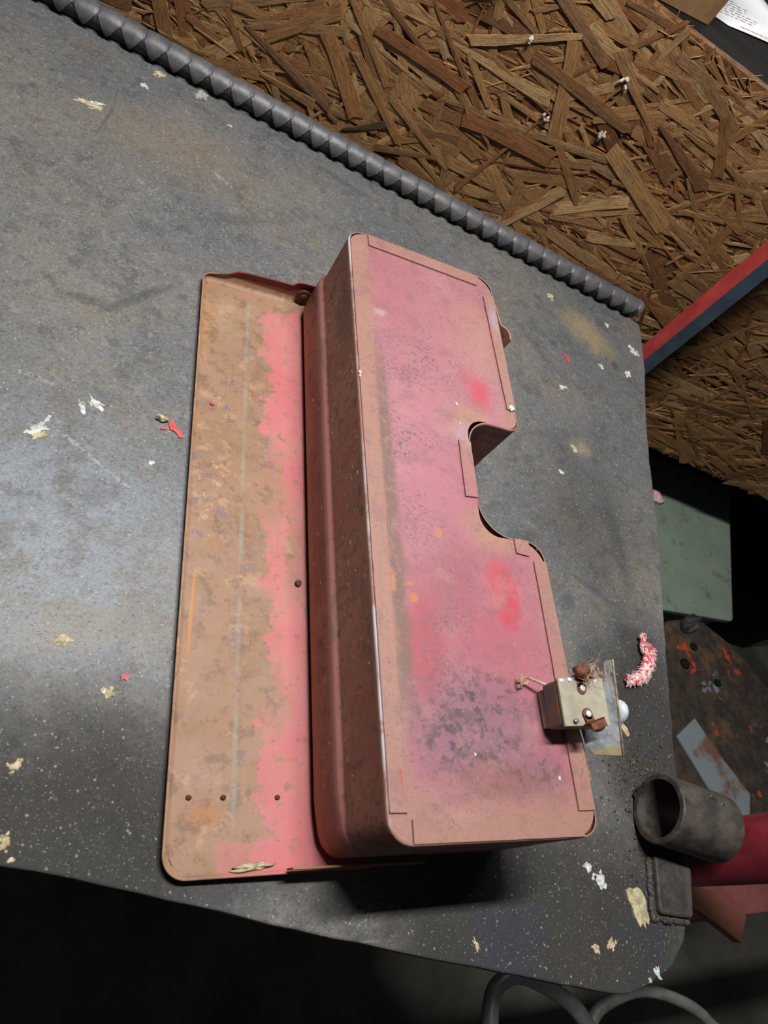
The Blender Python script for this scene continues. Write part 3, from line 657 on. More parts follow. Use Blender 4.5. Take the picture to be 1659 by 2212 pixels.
# chalky grains and fibres strewn over the plate
V, F = [], []
def inside(x, y):
    c = False; n = len(plate)
    for i in range(n):
        x0, y0 = plate[i]; x1, y1 = plate[i - 1]
        if (y0 > y) != (y1 > y) and x < (x1 - x0) * (y - y0) / (y1 - y0) + x0: c = not c
    return c
rg = random.Random(3); cnt = 0
while cnt < 5600:
    q = rg.random()
    if q < 0.36: x, y = rg.uniform(-0.2, -0.08), rg.gauss(0.03, 0.05)
    elif q < 0.60: x, y = rg.uniform(-0.05, 0.29), rg.gauss(-0.04, 0.03)
    elif q < 0.72: x, y = rg.gauss(0.27, 0.03), rg.gauss(0.03, 0.05)
    else: x, y = rg.uniform(-0.3, 0.42), rg.uniform(-0.05, 0.64)
    if not inside(x, y) or not inside(x + 0.004, y - 0.004) or not inside(x - 0.003, y - 0.003): continue
    if -0.083 < x < 0.128 and -0.007 < y < 0.407: continue
    cnt += 1; s = rg.choice((0.0001, 0.0001, 0.00012, 0.00013, 0.00015, 0.00018, 0.00022, 0.0003)) * (1 + rg.random() * 0.5)
    if rg.random() < 0.35:
        a = rg.uniform(0, 6.28); L = rg.uniform(0.0008, 0.003); d = Vector((math.cos(a), math.sin(a), 0)) * L; n2 = Vector((-d.y, d.x, 0)).normalized() * 0.00011
        p = Vector((x, y, 0.0004)); b = len(V)
        V += [tuple(p - d / 2 - n2), tuple(p - d / 2 + n2), tuple(p + d / 2), tuple(p + Vector((0, 0, 0.0003)))]; F += [(b, b + 1, b + 3), (b + 1, b + 2, b + 3), (b + 2, b, b + 3)]
    else:
        b = len(V); a = rg.uniform(0, 6.28)
        for t in range(4): V.append((x + math.cos(a + t * 1.57) * s * rg.uniform(0.6, 1.3), y + math.sin(a + t * 1.57) * s * rg.uniform(0.6, 1.3), 0.0))
        V.append((x, y, s * 0.9)); F += [(b, b + 1, b + 4), (b + 1, b + 2, b + 4), (b + 2, b + 3, b + 4), (b + 3, b, b + 4)]
grains = obj('chalky_grains', (V, F), M_grain, bench); tag(grains, kind='stuff')
# dirt crumbs round the pipe socket
V, F = [], []
for i in range(520):
    x, y = rg.gauss(0.262, 0.016), rg.gauss(0.046, 0.013)
    if i % 3 == 0: x, y = rg.gauss(0.240, 0.012), rg.gauss(0.015, 0.03)
    if not inside(x, y): continue
    s = abs(rg.gauss(0, 0.00045)) + 0.00025
    V, F = join((V, F), rock((x, y, -0.0001), (s, s, s), i, 0.8, 1))
dirt = obj('weld_dirt', (V, F), M_dirt, bench); tag(dirt, kind='stuff')

# ------------------------------------------------------------------ rebar along the back edge
RB0 = Vector((-0.55, 0.7198, 0.0112)); RBD = Vector((0.98573, -0.16830, 0)).normalized()
RBL = (Vector((0.4195, 0.5570, 0)) - Vector((RB0.x, RB0.y, 0))).length
def rebar_mesh():
    nrm = Vector((-RBD.y, RBD.x, 0)); p = 0.0195; r0 = 0.0098; ns = int(RBL / 0.00055); na = 52; V, F = [], []
    for i in range(ns + 1):
        s = RBL * i / ns; c = RB0 + RBD * s
        e = min(1.0, (RBL - s) / 0.004); e = math.sqrt(max(0, 1 - (1 - e) ** 2)) * 0.15 + 0.85
        for j in range(na):
            a = 2 * math.pi * j / na                      # a = 0 faces the room, pi/2 is up
            ph = (s / p) % 1.0
            el = math.degrees(a) if a < math.pi else math.degrees(a) - 360
            d0 = min(ph, 1 - ph)                          # distance to a ring groove (in pitches)
            if -75 < el < 38:                             # zig-zag grooves on the side that faces the room
                k = (38 - el) / 88 * 0.5
                d = d0 - k
                g = math.exp(-((d - 0.02) / 0.035) ** 2)
                if d < 0: h = -0.0014 - 0.0042 * (38 - el) / 88
                else: h = 0.0004 * min(1, d * 5)
                h += 0.0006 * g
            elif 38 <= el <= 150:                         # pillow lumps over the top
                g = math.exp(-(d0 / 0.07) ** 2); h = 0.0004 * math.sin(math.pi * ph) - 0.0006 * g
            else:
                h = -0.0003
            r = (r0 + 0.0010 + h) * e
            V.append(tuple(c - nrm * (math.cos(a) * r) + Vector((0, 0, math.sin(a) * r))))
    for i in range(ns):
        for j in range(na): F.append((i * na + j, i * na + (j + 1) % na, (i + 1) * na + (j + 1) % na, (i + 1) * na + j))
    F += [tuple(range(na)), tuple(ns * na + j for j in range(na))]
    return V, F
rb = obj('rebar', rebar_mesh(), M_rebar, origin=(0, 0.63, 0), smooth=True)
tag(rb, 'dark ribbed steel reinforcing bar along the back edge of the bench', 'rebar')

# ------------------------------------------------------------------ toolbox
tb = empty('toolbox', (0, 0, 0), 'faded red metal toolbox lying back-up on the bench with a notched side', 'toolbox')
corners = [(0.0, -0.0005, 0.013), (0.0, 0.4000, 0.013), (0.1240, 0.3995, 0.012), (0.1245, 0.2540, 0.009), (0.0805, 0.2550, 0.020), (0.0795, 0.1695, 0.022), (0.1250, 0.1695, 0.013), (0.1258, -0.0008, 0.011)]
out = densify(fillet(corners, 10), 0.008)
def step(p):                                             # the rim swells outwards, least at the front end
    s = min(1, max(0, (p[1] - 0.000) / 0.03))
    if 0.158 < p[1] < 0.262 and p[0] > 0.07: s = 0.0
    return 0.15 + 0.85 * s * s * (3 - 2 * s)
rimz = lambda x: max(0.0006, 0.0135 - 0.0125 * max(0, min(1, x / 0.124)))
levels = [(0.0913, -0.0011), (0.09122, -0.0006), (0.0906, -0.0001), (0.0897, 0.0), (0.0480, 0.0), (0.0470, 0.0002), (0.0462, 0.0010), (0.0452, 0.0022), (0.0438, 0.0028), (0.040, 0.0030), (None, 0.0030)]
V, F = [], []; n = len(out)
for z, o in levels:
    q = offset(out, [o * step(p) if o > 0 else o for p in out])
    for (x, y), p in zip(q, out): V.append((x, y, z if z is not None else rimz(p[0])))
for i in range(len(levels) - 1):
    for j in range(n): F.append((i * n + j, (i + 1) * n + j, (i + 1) * n + (j + 1) % n, i * n + (j + 1) % n))
body = obj('body_wall', (V, F), M_box, tb, smooth=True, solid=0.0009)
pc = [(x, y, {3: 0.011, 4: 0.0140, 5: 0.0125, 6: 0.0185, 7: 0.0155, 2: 0.0160, 1: 0.0155, 0: 0.0138}[i]) for i, (x, y, r) in enumerate(corners)]
pl = offset(densify(fillet(pc, 10), 0.01), -0.0011)
obj('back_plate', prism(pl, 0.0900, 0.0908), M_box, tb)
def tab(poly):
    """folded-over tab, a thin plate with a slightly wavy free edge"""
    d = densify(poly, 0.006)
    d = [(x + 0.00025 * mnoise.noise(Vector((x * 160, y * 160, 1))), y + 0.00025 * mnoise.noise(Vector((x * 160, y * 160, 3)))) for x, y in d]
    return prism(d[::-1], 0.09085, lambda x, y: 0.0922 + 0.0002 * mnoise.noise(Vector((x * 60, y * 60, 7))))
for poly in ([(0.0158, 0.3990), (0.0158, 0.3884), (0.1094, 0.3876), (0.1110, 0.3985)],
             [(0.1134, 0.3784), (0.1162, 0.2718), (0.1236, 0.2722), (0.1232, 0.3818)],
             [(0.0704, 0.2352), (0.0696, 0.1929), (0.0790, 0.1936), (0.0797, 0.2352)],
             [(0.1020, 0.1690), (0.1020, 0.1591), (0.1118, 0.1581), (0.1130, 0.1688)],
             [(0.1145, 0.1553), (0.1137, 0.0122), (0.1248, 0.0123), (0.1243, 0.1562)],
             [(0.0128, 0.0109), (0.0126, 0.0004), (0.1143, -0.0001), (0.1146, 0.0118)],
             [(0.0012, 0.0138), (0.0108, 0.0137), (0.0118, 0.16), (0.0136, 0.30), (0.0136, 0.386), (0.0012, 0.388)]):
    obj('folded_tab', tab(poly), M_box, tb, bevel=0.0002)
# strap brackets on the long side away from the camera
def strap(path, z0, z1, t=0.0016):
    P = [Vector(p) for p in path]; L, R = [], []
    for i, p in enumerate(P):
        d = (P[min(i + 1, len(P) - 1)] - P[max(i - 1, 0)]).normalized(); nn = Vector((d.y, -d.x)) * t / 2
        L.append(tuple(p + nn)); R.append(tuple(p - nn))
    return prism(L + R[::-1], z0, z1)
obj('hasp_loop', strap([(0.1258, 0.376), (0.1268, 0.366), (0.1272, 0.3585), (0.1284, 0.3555), (0.1322, 0.3540), (0.1342, 0.3515), (0.1348, 0.3480), (0.1345, 0.3430)], 0.0760, 0.0900), M_box, tb, bevel=0.0003)
obj('hinge_leaf', strap([(0.1266, 0.078), (0.1272, 0.060), (0.1284, 0.043), (0.1288, 0.0270)], 0.0760, 0.0885), M_box, tb, bevel=0.0003)
# ---- lid: shallow tray, inside up, hinged under the open side
lz = lambda x: 0.0018 + 0.0032 * max(0, min(1, (x + 0.08) / 0.08)) - 0.03 * max(0, x - 0.004)
lc = [(-0.0812, -0.0062, 0.0125), (-0.0812, 0.4045, 0.0065), (0.032, 0.4045, 0.0), (0.032, -0.0062, 0.0)]
lo = densify(fillet(lc, 10), 0.0035)
def flh(x, y):
    if x > 0.0318: return 0.0006
    if y > 0.396 and x > -0.0790:                        # tall ear flange at the far end
        t = [(-0.082, 0.0045), (-0.0745, 0.0060), (-0.0612, 0.0095), (-0.0600, 0.0122), (-0.0564, 0.0142), (-0.0499, 0.0155), (-0.0288, 0.0165), (-0.0129, 0.0168), (-0.010, 0.0215), (0.0, 0.0215), (0.04, 0.0215)]
        for (a, h0), (b, h1) in zip(t, t[1:]):
            if x <= b: return h0 + (h1 - h0) * max(0, (x - a) / (b - a))
    return 0.0052 if y < 0.40 else 0.0050
prof = [(-0.0042, 0.0, 0), (-0.0028, 0.0003, 0), (-0.0014, 0.0011, 0), (-0.0005, 0.0024, 0), (-0.0001, None, 0.55), (0.0, None, 1.0), (-0.0006, None, 1.02), (-0.0012, None, 1.0)]
V, F = [], []; n = len(lo)
for o, z, k in prof:
    q = offset(lo, o)
    for (x, y), p in zip(q, lo):
        b = lz(p[0]); h = max(0.0026, flh(*p)) if p[0] < 0.0318 else 0.0028
        V.append((x, y, b + (z if z is not None else 0.0024 + (h - 0.0024) * k)))
for i in range(len(prof) - 1):
    for j in range(n): F.append((i * n + j, i * n + (j + 1) % n, (i + 1) * n + (j + 1) % n, (i + 1) * n + j))
# floor of the lid as a fine grid with a faint pressed crease
gx = [-0.0772 + i * (0.0282 + 0.0772) / 60 for i in range(61)]; gy = [-0.0024 + i * (0.4003 + 0.0024) / 60 for i in range(61)]
b0 = len(V); inner = offset(lo, -0.0042)
def clampc(x, y):                                        # follow the rounded corners of the rim
    r = 0.0085
    for cy, s in ((-0.0020 + r, -1), (0.4003 - 0.002, 1)):
        rr = r if s < 0 else 0.002; cx = -0.0770 + rr
        if x < cx and (y - cy) * s > 0:
            d = math.hypot(x - cx, y - cy)
            if d > rr: return cx + (x - cx) * rr / d, cy + (y - cy) * rr / d
    return x, y
for y in gy:
    for x in gx:
        X, Y = clampc(x, y)
        z = lz(X) + 0.0005 * math.exp(-((X + 0.0448) / 0.0016) ** 2) * (1 if 0.014 < Y < 0.39 else 0) + 0.0004 * mnoise.noise(Vector((X * 25, Y * 12, 2)))
        V.append((X, Y, z))
for j in range(60):
    for i in range(60): F.append((b0 + j * 61 + i, b0 + j * 61 + i + 1, b0 + (j + 1) * 61 + i + 1, b0 + (j + 1) * 61 + i))
lid = obj('lid', (V, F), M_lid, tb, smooth=True)
obj('pivot_boss', join(tube([(-0.0030, 0.4035, 0.0150), (-0.0030, 0.4012, 0.0150)], 0.0058, 28), tube([(-0.0030, 0.4012, 0.0150), (-0.0030, 0.4000, 0.0150)], [0.0030, 0.0018], 18)), M_rustscrew, lid, smooth=False, bevel=0.0004)
obj('hinge_arm', strap([(-0.0180, -0.0041), (0.012, -0.0045), (0.045, -0.0050), (0.0600, -0.0052)], 0.0105, 0.0200, 0.0012), M_box, lid, bevel=0.0003)
for x, y in ((-0.0687, 0.0324), (-0.0506, 0.0321), (-0.0208, 0.0316)):
    obj('rivet_head', rock((x, y, lz(x) - 0.0006), (0.0016, 0.0014, 0.0016), int(x * 9000), 0.8, 2, 0.2), M_rustscrew, lid, smooth=True)
obj('dried_sealant', splat((-0.0345, -0.0018, lz(-0.03) + 0.0008), 0.0125, 0.0017, 0.0022, 77, 60, 0.06, 0.25), M_cream, lid, smooth=True)
# lint and dust fibres caught on the box
V, F = [], []; rl = random.Random(9)
for i in range(430):
    if i < 330:
        x, y = rl.uniform(0.002, 0.124), rl.uniform(0.002, 0.398)
        if x > 0.068 and 0.165 < y < 0.258: continue
        p = Vector((x, y, 0.0911 if 0.015 < x < 0.112 and 0.012 < y < 0.386 else 0.0921))
        a = rl.uniform(0, 6.28); L = rl.uniform(0.0008, 0.0035); d = Vector((math.cos(a), math.sin(a), 0)) * L; up = Vector((0, 0, 0.0003))
    else:
        p = Vector((-0.0004, rl.uniform(0.005, 0.39), rl.uniform(0.05, 0.088))) if rl.random() < 0.7 else Vector((-0.0034, rl.uniform(0.03, 0.38), rl.uniform(0.018, 0.04)))
        a = rl.uniform(0, 6.28); L = rl.uniform(0.0008, 0.003); d = Vector((0, math.cos(a), math.sin(a))) * L; up = Vector((-0.0006, 0, 0))
    t = tube([p - d / 2, p + up, p + d / 2], 0.000065, 3, False)
    b = len(V); V += t[0]; F += [tuple(k + b for k in q) for q in t[1]]
lint = obj('lint_fibres', (V, F), M_lint, tb); tag(lint, kind='stuff')
for i, (x, y, r) in enumerate(((0.0016, 0.2683, 0.0013), (0.0013, 0.2655, 0.0009), (0.1200, 0.2735, 0.0022), (0.0735, 0.2650, 0.0011), (0.0742, 0.249, 0.0010), (0.053, 0.040, 0.0008), (0.105, 0.0285, 0.0009), (0.0722, 0.212, 0.0012))):
    z = 0.0919 if (x < 0.011 or x > 0.114) else 0.0908
    obj('paint_fleck', rock((x, y, z - 0.0002), (r, r * 1.3, r), i, 0.5, 1), M_white, tb)

# ------------------------------------------------------------------ old electrical switch lying on the box
sw = empty('electrical_switch', (0.112, 0.064, 0.092), 'old riveted electrical switch with bent metal faceplate lying on the toolbox edge', 'switch')
def quadbox(P, d):
    """prism from 4 corner points and an extrusion vector"""
    a = [Vector(p) for p in P]; v = [tuple(p) for p in a] + [tuple(p + Vector(d)) for p in a]
    return v, [(3, 2, 1, 0), (4, 5, 6, 7)] + [(i, (i + 1) % 4, 4 + (i + 1) % 4, 4 + i) for i in range(4)]
zt = 0.1128
A_, B_, C_, D_ = (0.0966, 0.0757, zt), (0.1278, 0.0772, zt + 0.001), (0.1280, 0.0520, zt - 0.0004), (0.0970, 0.0509, zt - 0.0012)
dz = lambda p, d: (p[0], p[1], p[2] - d)
obj('fibreboard_top', quadbox([A_, B_, C_, D_], (0, 0, -0.0016)), M_fiberboard, sw, bevel=0.0002)
obj('metal_case', quadbox([(0.0966, 0.0752, zt - 0.0020), (0.1278, 0.0768, zt - 0.0010), (0.1280, 0.0525, zt - 0.0024), (0.0970, 0.0514, zt - 0.0030)], (0.0006, 0.0003, -0.0125)), M_tinrust, sw, bevel=0.0014)
obj('base_board', quadbox([(0.0990, 0.0738, 0.0968), (0.1270, 0.0745, 0.0968), (0.1272, 0.0540, 0.0968), (0.0990, 0.0535, 0.0968)], (0, 0, -0.0048)), M_fiberboard, sw, bevel=0.0005)
fp = [(0.1338, 0.0901, 0.0990), (0.1424, 0.0898, 0.1099), (0.1390, 0.0376, 0.1056), (0.1301, 0.0399, 0.0942), (0.1277, 0.0448, 0.0912), (0.1268, 0.0600, 0.0900), (0.1290, 0.0860, 0.0925)]
fn = Vector((0.788, 0, -0.616)) * 0.0012
nf = len(fp)
obj('faceplate', ([p for p in fp] + [tuple(Vector(p) + fn) for p in fp], [tuple(range(nf)), tuple(range(nf, 2 * nf))[::-1]] + [(i, (i + 1) % nf, nf + (i + 1) % nf, nf + i) for i in range(nf)]), M_faceplate, sw, bevel=0.0003)
obj('plate_lip', tube([(0.1428, 0.0900, 0.1102), (0.1412, 0.064, 0.1080), (0.1393, 0.0374, 0.1058)], 0.0007, 8), M_lip, sw, smooth=True)
obj('knob', join(tube([(0.1390, 0.0625, 0.1030), (0.1450, 0.0622, 0.0990)], 0.0042, 16), rock((0.1455, 0.0622, 0.0885), (0.0058, 0.0078, 0.0125), 2, 1.0, 3, 0.03)), M_silver, sw, smooth=True)
for x, y in ((0.1045, 0.0752), (0.1226, 0.0756), (0.1038, 0.0535), (0.0990, 0.0745)):
    obj('rivet', rock((x, y, zt + (-0.0002 if x > 0.1 else -0.0006)), (0.0016, 0.0013, 0.0010), int(x * 1e4), 0.7, 2, 0.1), M_silver if x != 0.1038 else M_tin, sw, smooth=True)
def terminal(x, y, rot, reach, tall, scr):
    M = Matrix.Translation((x, y, zt)) @ Matrix.Rotation(rot, 4, 'Z')
    lug = xf(join(tube([(0, 0, 0), (0, 0, 0.0008)], 0.0032, 18), box(-0.0030, -reach, 0.0, 0.0030, 0, 0.0008)), M)
    t = obj('terminal_lug', lug, M_copper, sw, bevel=0.0002)
    obj('lug_upright', xf(join(box(-0.0052, -reach - 0.0009, 0.0, 0.0058, -reach, tall), box(-0.0052, -reach - 0.0045, tall - 0.0008, 0.0058, -reach, tall)), M), M_copper, t, bevel=0.0003)
    obj('lug_rivet', xf(tube([(0, 0, 0.0006), (0, 0, 0.0016), (0, 0, 0.0019)], [0.0019, 0.0017, 0.0008], 16), M), M_silver, t, smooth=True)
    cx, cz, r = scr
    c0 = (cx, -reach - 0.0022, tall * 0.55); c1 = (cx, -reach - 0.0052, tall * 0.55)
    head = join(tube([c0, (cx, -reach - 0.0040, tall * 0.55), c1, (cx, -reach - 0.0060, tall * 0.55)], [r * 0.9, r, r * 0.85, r * 0.4], 20))
    sc = obj('terminal_screw', xf(head, M), M_rustscrew, t, smooth=True)
terminal(0.1124, 0.0573, 0.30, 0.0040, 0.0052, (0.0012, 0, 0.0036))
terminal(0.1118, 0.0708, 3.00, 0.0052, 0.0060, (0.0008, 0, 0.0034))
obj('rust_lump', rock((0.1106, 0.0788, zt + 0.0010), (0.0046, 0.0036, 0.0040), 6, 1.0, 3, 0.22), M_copper, sw, smooth=True)
V, F = [], []; rl = random.Random(12)
for i in range(60):
    p = Vector((0.1145 + rl.gauss(0, 0.003), 0.0785 + rl.gauss(0, 0.003), zt + 0.004 + abs(rl.gauss(0, 0.003)))); d = Vector((rl.gauss(0, 1), rl.gauss(0, 1), rl.gauss(0, 1))).normalized() * rl.uniform(0.003, 0.008)
    t = tube([p, p + d * 0.5 + Vector((0, 0, 0.001)), p + d], 0.00014, 3, False); b = len(V); V += t[0]; F += [tuple(k + b for k in q) for q in t[1]]
obj('tangled_fluff', (V, F), M_string, sw)['kind'] = 'stuff'
obj('bent_wire', join(tube([(0.1000, 0.0745, 0.1010), (0.0945, 0.0772, 0.0995), (0.0885, 0.0797, 0.0975)], [0.0010, 0.0009, 0.0007], 8),
                      tube([(0.0905, 0.0790, 0.0978), (0.0870, 0.0800, 0.0972), (0.0852, 0.0783, 0.0968), (0.0862, 0.0760, 0.0966), (0.0885, 0.0765, 0.0968), (0.0895, 0.0785, 0.0974)], 0.0006, 6),
                      tube([(0.0858, 0.0815, 0.0972), (0.0850, 0.0785, 0.0966), (0.0855, 0.0745, 0.0958)], 0.0006, 6)), M_string, sw, smooth=True)

# ------------------------------------------------------------------ posts beside the bench
rp = empty('round_post', (0.3300, -0.0108, FZ), 'upright round glossy red post next to the pipe socket at the bench corner', 'post')
obj('tube', hollow((0.3300, -0.0108, FZ), (0.3300, -0.0108, 0.37), 0.0223, 0.0195, 56), M_post, rp, smooth=True)
obj('gusset_plate', prism([(0.355, -0.030), (0.4080, -0.0390), (0.4370, -0.0610), (0.4215, -0.0795), (0.398, -0.064), (0.362, -0.043)], -0.088, -0.080), M_primer, rp, bevel=0.0008)
obj('cross_rail', box(0.36, -0.064, -0.150, 0.95, -0.028, -0.118), M_dullred, rp, bevel=0.002)
sp = empty('square_post', (0.4500, 0.5250, FZ), 'upright square post with a red face and a blue grey face by the chipboard wall', 'post')
u0 = WU; v0 = -WN
def postbox(s0, s1, t0, t1, z0, z1):
    c = Vector((0.4362, 0.5042, 0)); P = [c + u0 * a + v0 * b for a, b in ((s0, t0), (s1, t0), (s1, t1), (s0, t1))]
    return prism([(p.x, p.y) for p in P], z0, z1)
obj('blue_face', postbox(0.0008, 0.0195, 0.0004, 0.0221, FZ, 0.42), M_postblue, sp, bevel=0.001)
obj('red_face', postbox(-0.0004, 0.0008, 0.0, 0.0225, FZ, 0.42), M_postred, sp, bevel=0.0004)

# ------------------------------------------------------------------ things behind and below the bench
gc = empty('metal_cabinet', (0.85, 0.43, FZ), 'pale green stained metal cabinet low down past the bench edge', 'cabinet')
obj('cabinet_top', prism(fillet([(0.60, 0.330, 0.01), (0.64, 0.655, 0.01), (0.99, 0.600, 0.01), (0.875, 0.325, 0.01)]), -0.312, -0.300), M_green, gc, bevel=0.002)
obj('cabinet_body', prism([(0.612, 0.338), (0.65, 0.645), (0.98, 0.59), (0.868, 0.335)], FZ, -0.312), M_green, gc)
mb = empty('machine_casting', (0.78, 0.16, FZ), 'rusty black machine casting with red paint remnants beside the pale green cabinet', 'machine')
obj('top_plate', prism(fillet([(0.585, 0.08, 0.01), (0.70, 0.305, 0.015), (0.775, 0.318, 0.03), (0.845, 0.275, 0.03), (0.93, 0.17, 0.02), (0.80, -0.03, 0.01)][::1]), -0.305, -0.290), M_scrap, mb, bevel=0.003)
obj('casting_body', prism([(0.60, 0.085), (0.695, 0.275), (0.77, 0.29), (0.83, 0.262), (0.91, 0.17), (0.795, -0.01)], FZ, -0.305), M_scrap, mb)
obj('oval_boss', splat((0.752, 0.305, -0.2905), 0.026, 0.013, 0.012, 4, 28, 0.5, 0.04), M_greasy, mb, smooth=True)
for x, y, r in ((0.745, 0.268, 0.006), (0.715, 0.24, 0.008), (0.775, 0.215, 0.006)):
    obj('bolt', tube([(x, y, -0.291), (x, y, -0.286)], r, 14), M_black, mb, bevel=0.0008)
obj('torn_sheet', prism([(0.655, 0.135), (0.70, 0.16), (0.735, 0.105), (0.77, 0.06), (0.75, 0.02), (0.70, 0.05)], -0.289, -0.285), M_green if False else simple('grey_sheet', (134, 142, 146), (120, 88, 70), 14, 0.55, 0.1, lo=0.5, hi=0.62), mb, bevel=0.0006)
pf = obj('pink_fluff', rock((0.765, 0.535, -0.3005), (0.017, 0.012, 0.008), 8, 0.9, 3, 0.4), M_yarn, origin=(0.765, 0.535, -0.30), smooth=True)
tag(pf, 'tuft of dusty pink fluff lying on the pale green cabinet', 'fluff')
st = empty('tubular_stool', (0.52, -0.17, FZ), 'dim grey tubular metal stool frame on the floor under the bench corner', 'stool')
def arc(pts, k=6):
    P = [Vector(p) for p in pts]; o = []
    for i in range(len(P) - 1):
        a, b, c, d = P[max(i - 1, 0)], P[i], P[i + 1], P[min(i + 2, len(P) - 1)]
        for j in range(k):
            t = j / k; o.append(0.5 * ((2 * b) + (c - a) * t + (2 * a - 5 * b + 4 * c - d) * t * t + (3 * b - a - 3 * c + d) * t ** 3))
    return o + [P[-1]]
obj('hoop', tube(arc([(0.375, -0.34, FZ), (0.372, -0.30, -0.46), (0.370, -0.22, -0.405), (0.373, -0.165, -0.40), (0.3865, -0.1290, -0.40), (0.4218, -0.1190, -0.40), (0.4694, -0.1394, -0.40), (0.5077, -0.1712, -0.40), (0.535, -0.23, -0.405), (0.55, -0.30, -0.46), (0.555, -0.34, FZ)]), 0.0095, 14), M_tubes, st, smooth=True)
obj('hoop', tube(arc([(0.510, -0.36, FZ), (0.512, -0.30, -0.46), (0.520, -0.23, -0.43), (0.5400, -0.183, -0.425), (0.5720, -0.166, -0.425), (0.6339, -0.160, -0.425), (0.6962, -0.1778, -0.425), (0.7458, -0.2074, -0.43), (0.78, -0.26, -0.45), (0.79, -0.34, FZ)]), 0.0075, 14), M_tubes, st, smooth=True)
obj('seat_pan', prism(fillet([(0.33, -0.30, 0.03), (0.33, -0.50, 0.03), (0.72, -0.50, 0.03), (0.72, -0.30, 0.03)]), -0.42, -0.40), M_tubes, st, bevel=0.004)
obj('side_stay', tube([(0.40, -0.32, -0.410), (0.70, -0.32, -0.410)], 0.007, 10), M_tubes, st)

# ------------------------------------------------------------------ things on the ledge
cb = empty('cardboard_box', (0.29, 0.70, 0.2402), 'brown cardboard box standing on the ledge above the chipboard wall', 'box')
e1 = Vector((0.242, 0.634)); e2 = Vector((0.304, 0.651)); dx = (e2 - e1).normalized(); dy = Vector((-dx.y, dx.x))
f0 = e2 - dx * 0.24
def cbx(a0, a1, b0, b1, z0, z1):
    P = [f0 + dx * a + dy * b for a, b in ((a0, b0), (a1, b0), (a1, b1), (a0, b1))]; return prism([(p.x, p.y) for p in P], z0, z1)
obj('front_panel', cbx(0, 0.24, 0, 0.004, 0.2402, 0.40), M_card, cb, bevel=0.0008)
obj('side_panel', cbx(0.236, 0.240, 0.004, 0.18, 0.2402, 0.40), M_card, cb, bevel=0.0008)
obj('side_panel', cbx(0, 0.004, 0.004, 0.18, 0.2402, 0.40), M_card, cb, bevel=0.0008)
obj('rear_panel', cbx(0, 0.24, 0.18, 0.184, 0.2402, 0.40), M_card, cb, bevel=0.0008)
obj('base_panel', cbx(0.004, 0.236, 0.004, 0.18, 0.2402, 0.244), M_card, cb)
obj('top_flap', cbx(0, 0.242, -0.001, 0.185, 0.40, 0.404), M_card, cb, bevel=0.0008)
pp = empty('printed_paper', (0.38, 0.72, 0.2402), 'white printed sheet of paper on the ledge beside the cardboard box', 'paper')
q0 = Vector((0.334, 0.682)); px = Vector((0.926, 0.377)).normalized(); py = Vector((-px.y, px.x))
PZ = lambda a, b: 0.2408 + 0.0008 * math.sin(a * 18) + 0.010 * max(0, b) 
V, F = [], []
for j in range(9):
    for i in range(9):
        a, b = -0.012 + 0.215 * i / 8, 0.27 * j / 8
        if j == 0 and i == 0: b += 0.012
        p = q0 + px * a + py * b; V.append((p.x, p.y, PZ(a, b)))
for j in range(8):
    for i in range(8): F.append((j * 9 + i, j * 9 + i + 1, (j + 1) * 9 + i + 1, (j + 1) * 9 + i))
obj('sheet', (V, F), M_paper, pp, smooth=True, solid=0.0003)
def printed(rows, seed):
    r = random.Random(seed); V, F = [], []
    for b, a0, a1, h, wmin, wmax, gap in rows:
        a = a0
        while a < a1:
            w_ = min(r.uniform(wmin, wmax), a1 - a)
            n = len(V)
            for aa, bb in ((a, b), (a + w_, b), (a + w_, b + h), (a, b + h)):
                p = q0 + px * aa + py * bb; V.append((p.x, p.y, PZ(aa, bb) + 0.00025))
            F.append((n, n + 1, n + 2, n + 3)); a += w_ + gap * r.uniform(0.7, 1.3)
    return V, F
rows = [(0.020 + 0.0055 * i, 0.008 + 0.012 * (i % 2), 0.085 + 0.01 * (i % 3), 0.0011, 0.004, 0.012, 0.0035) for i in range(7)] + [(0.066, 0.0, 0.075, 0.0012, 0.02, 0.03, 0.006), (0.080, 0.0, 0.05, 0.0016, 0.004, 0.01, 0.002), (0.094, 0.02, 0.12, 0.0010, 0.02, 0.05, 0.004), (0.11, 0.0, 0.16, 0.0010, 0.01, 0.05, 0.004), (0.13, 0.0, 0.16, 0.0010, 0.01, 0.05, 0.004)]
tag(obj('printed_lines', printed(rows, 3), M_ink, pp), kind='stuff')
tag(obj('red_printed_line', printed([(0.006, 0.045, 0.12, 0.0016, 0.01, 0.02, 0.002), (0.052, 0.0, 0.02, 0.0012, 0.01, 0.012, 0.003)], 6), M_inkred, pp), kind='stuff')

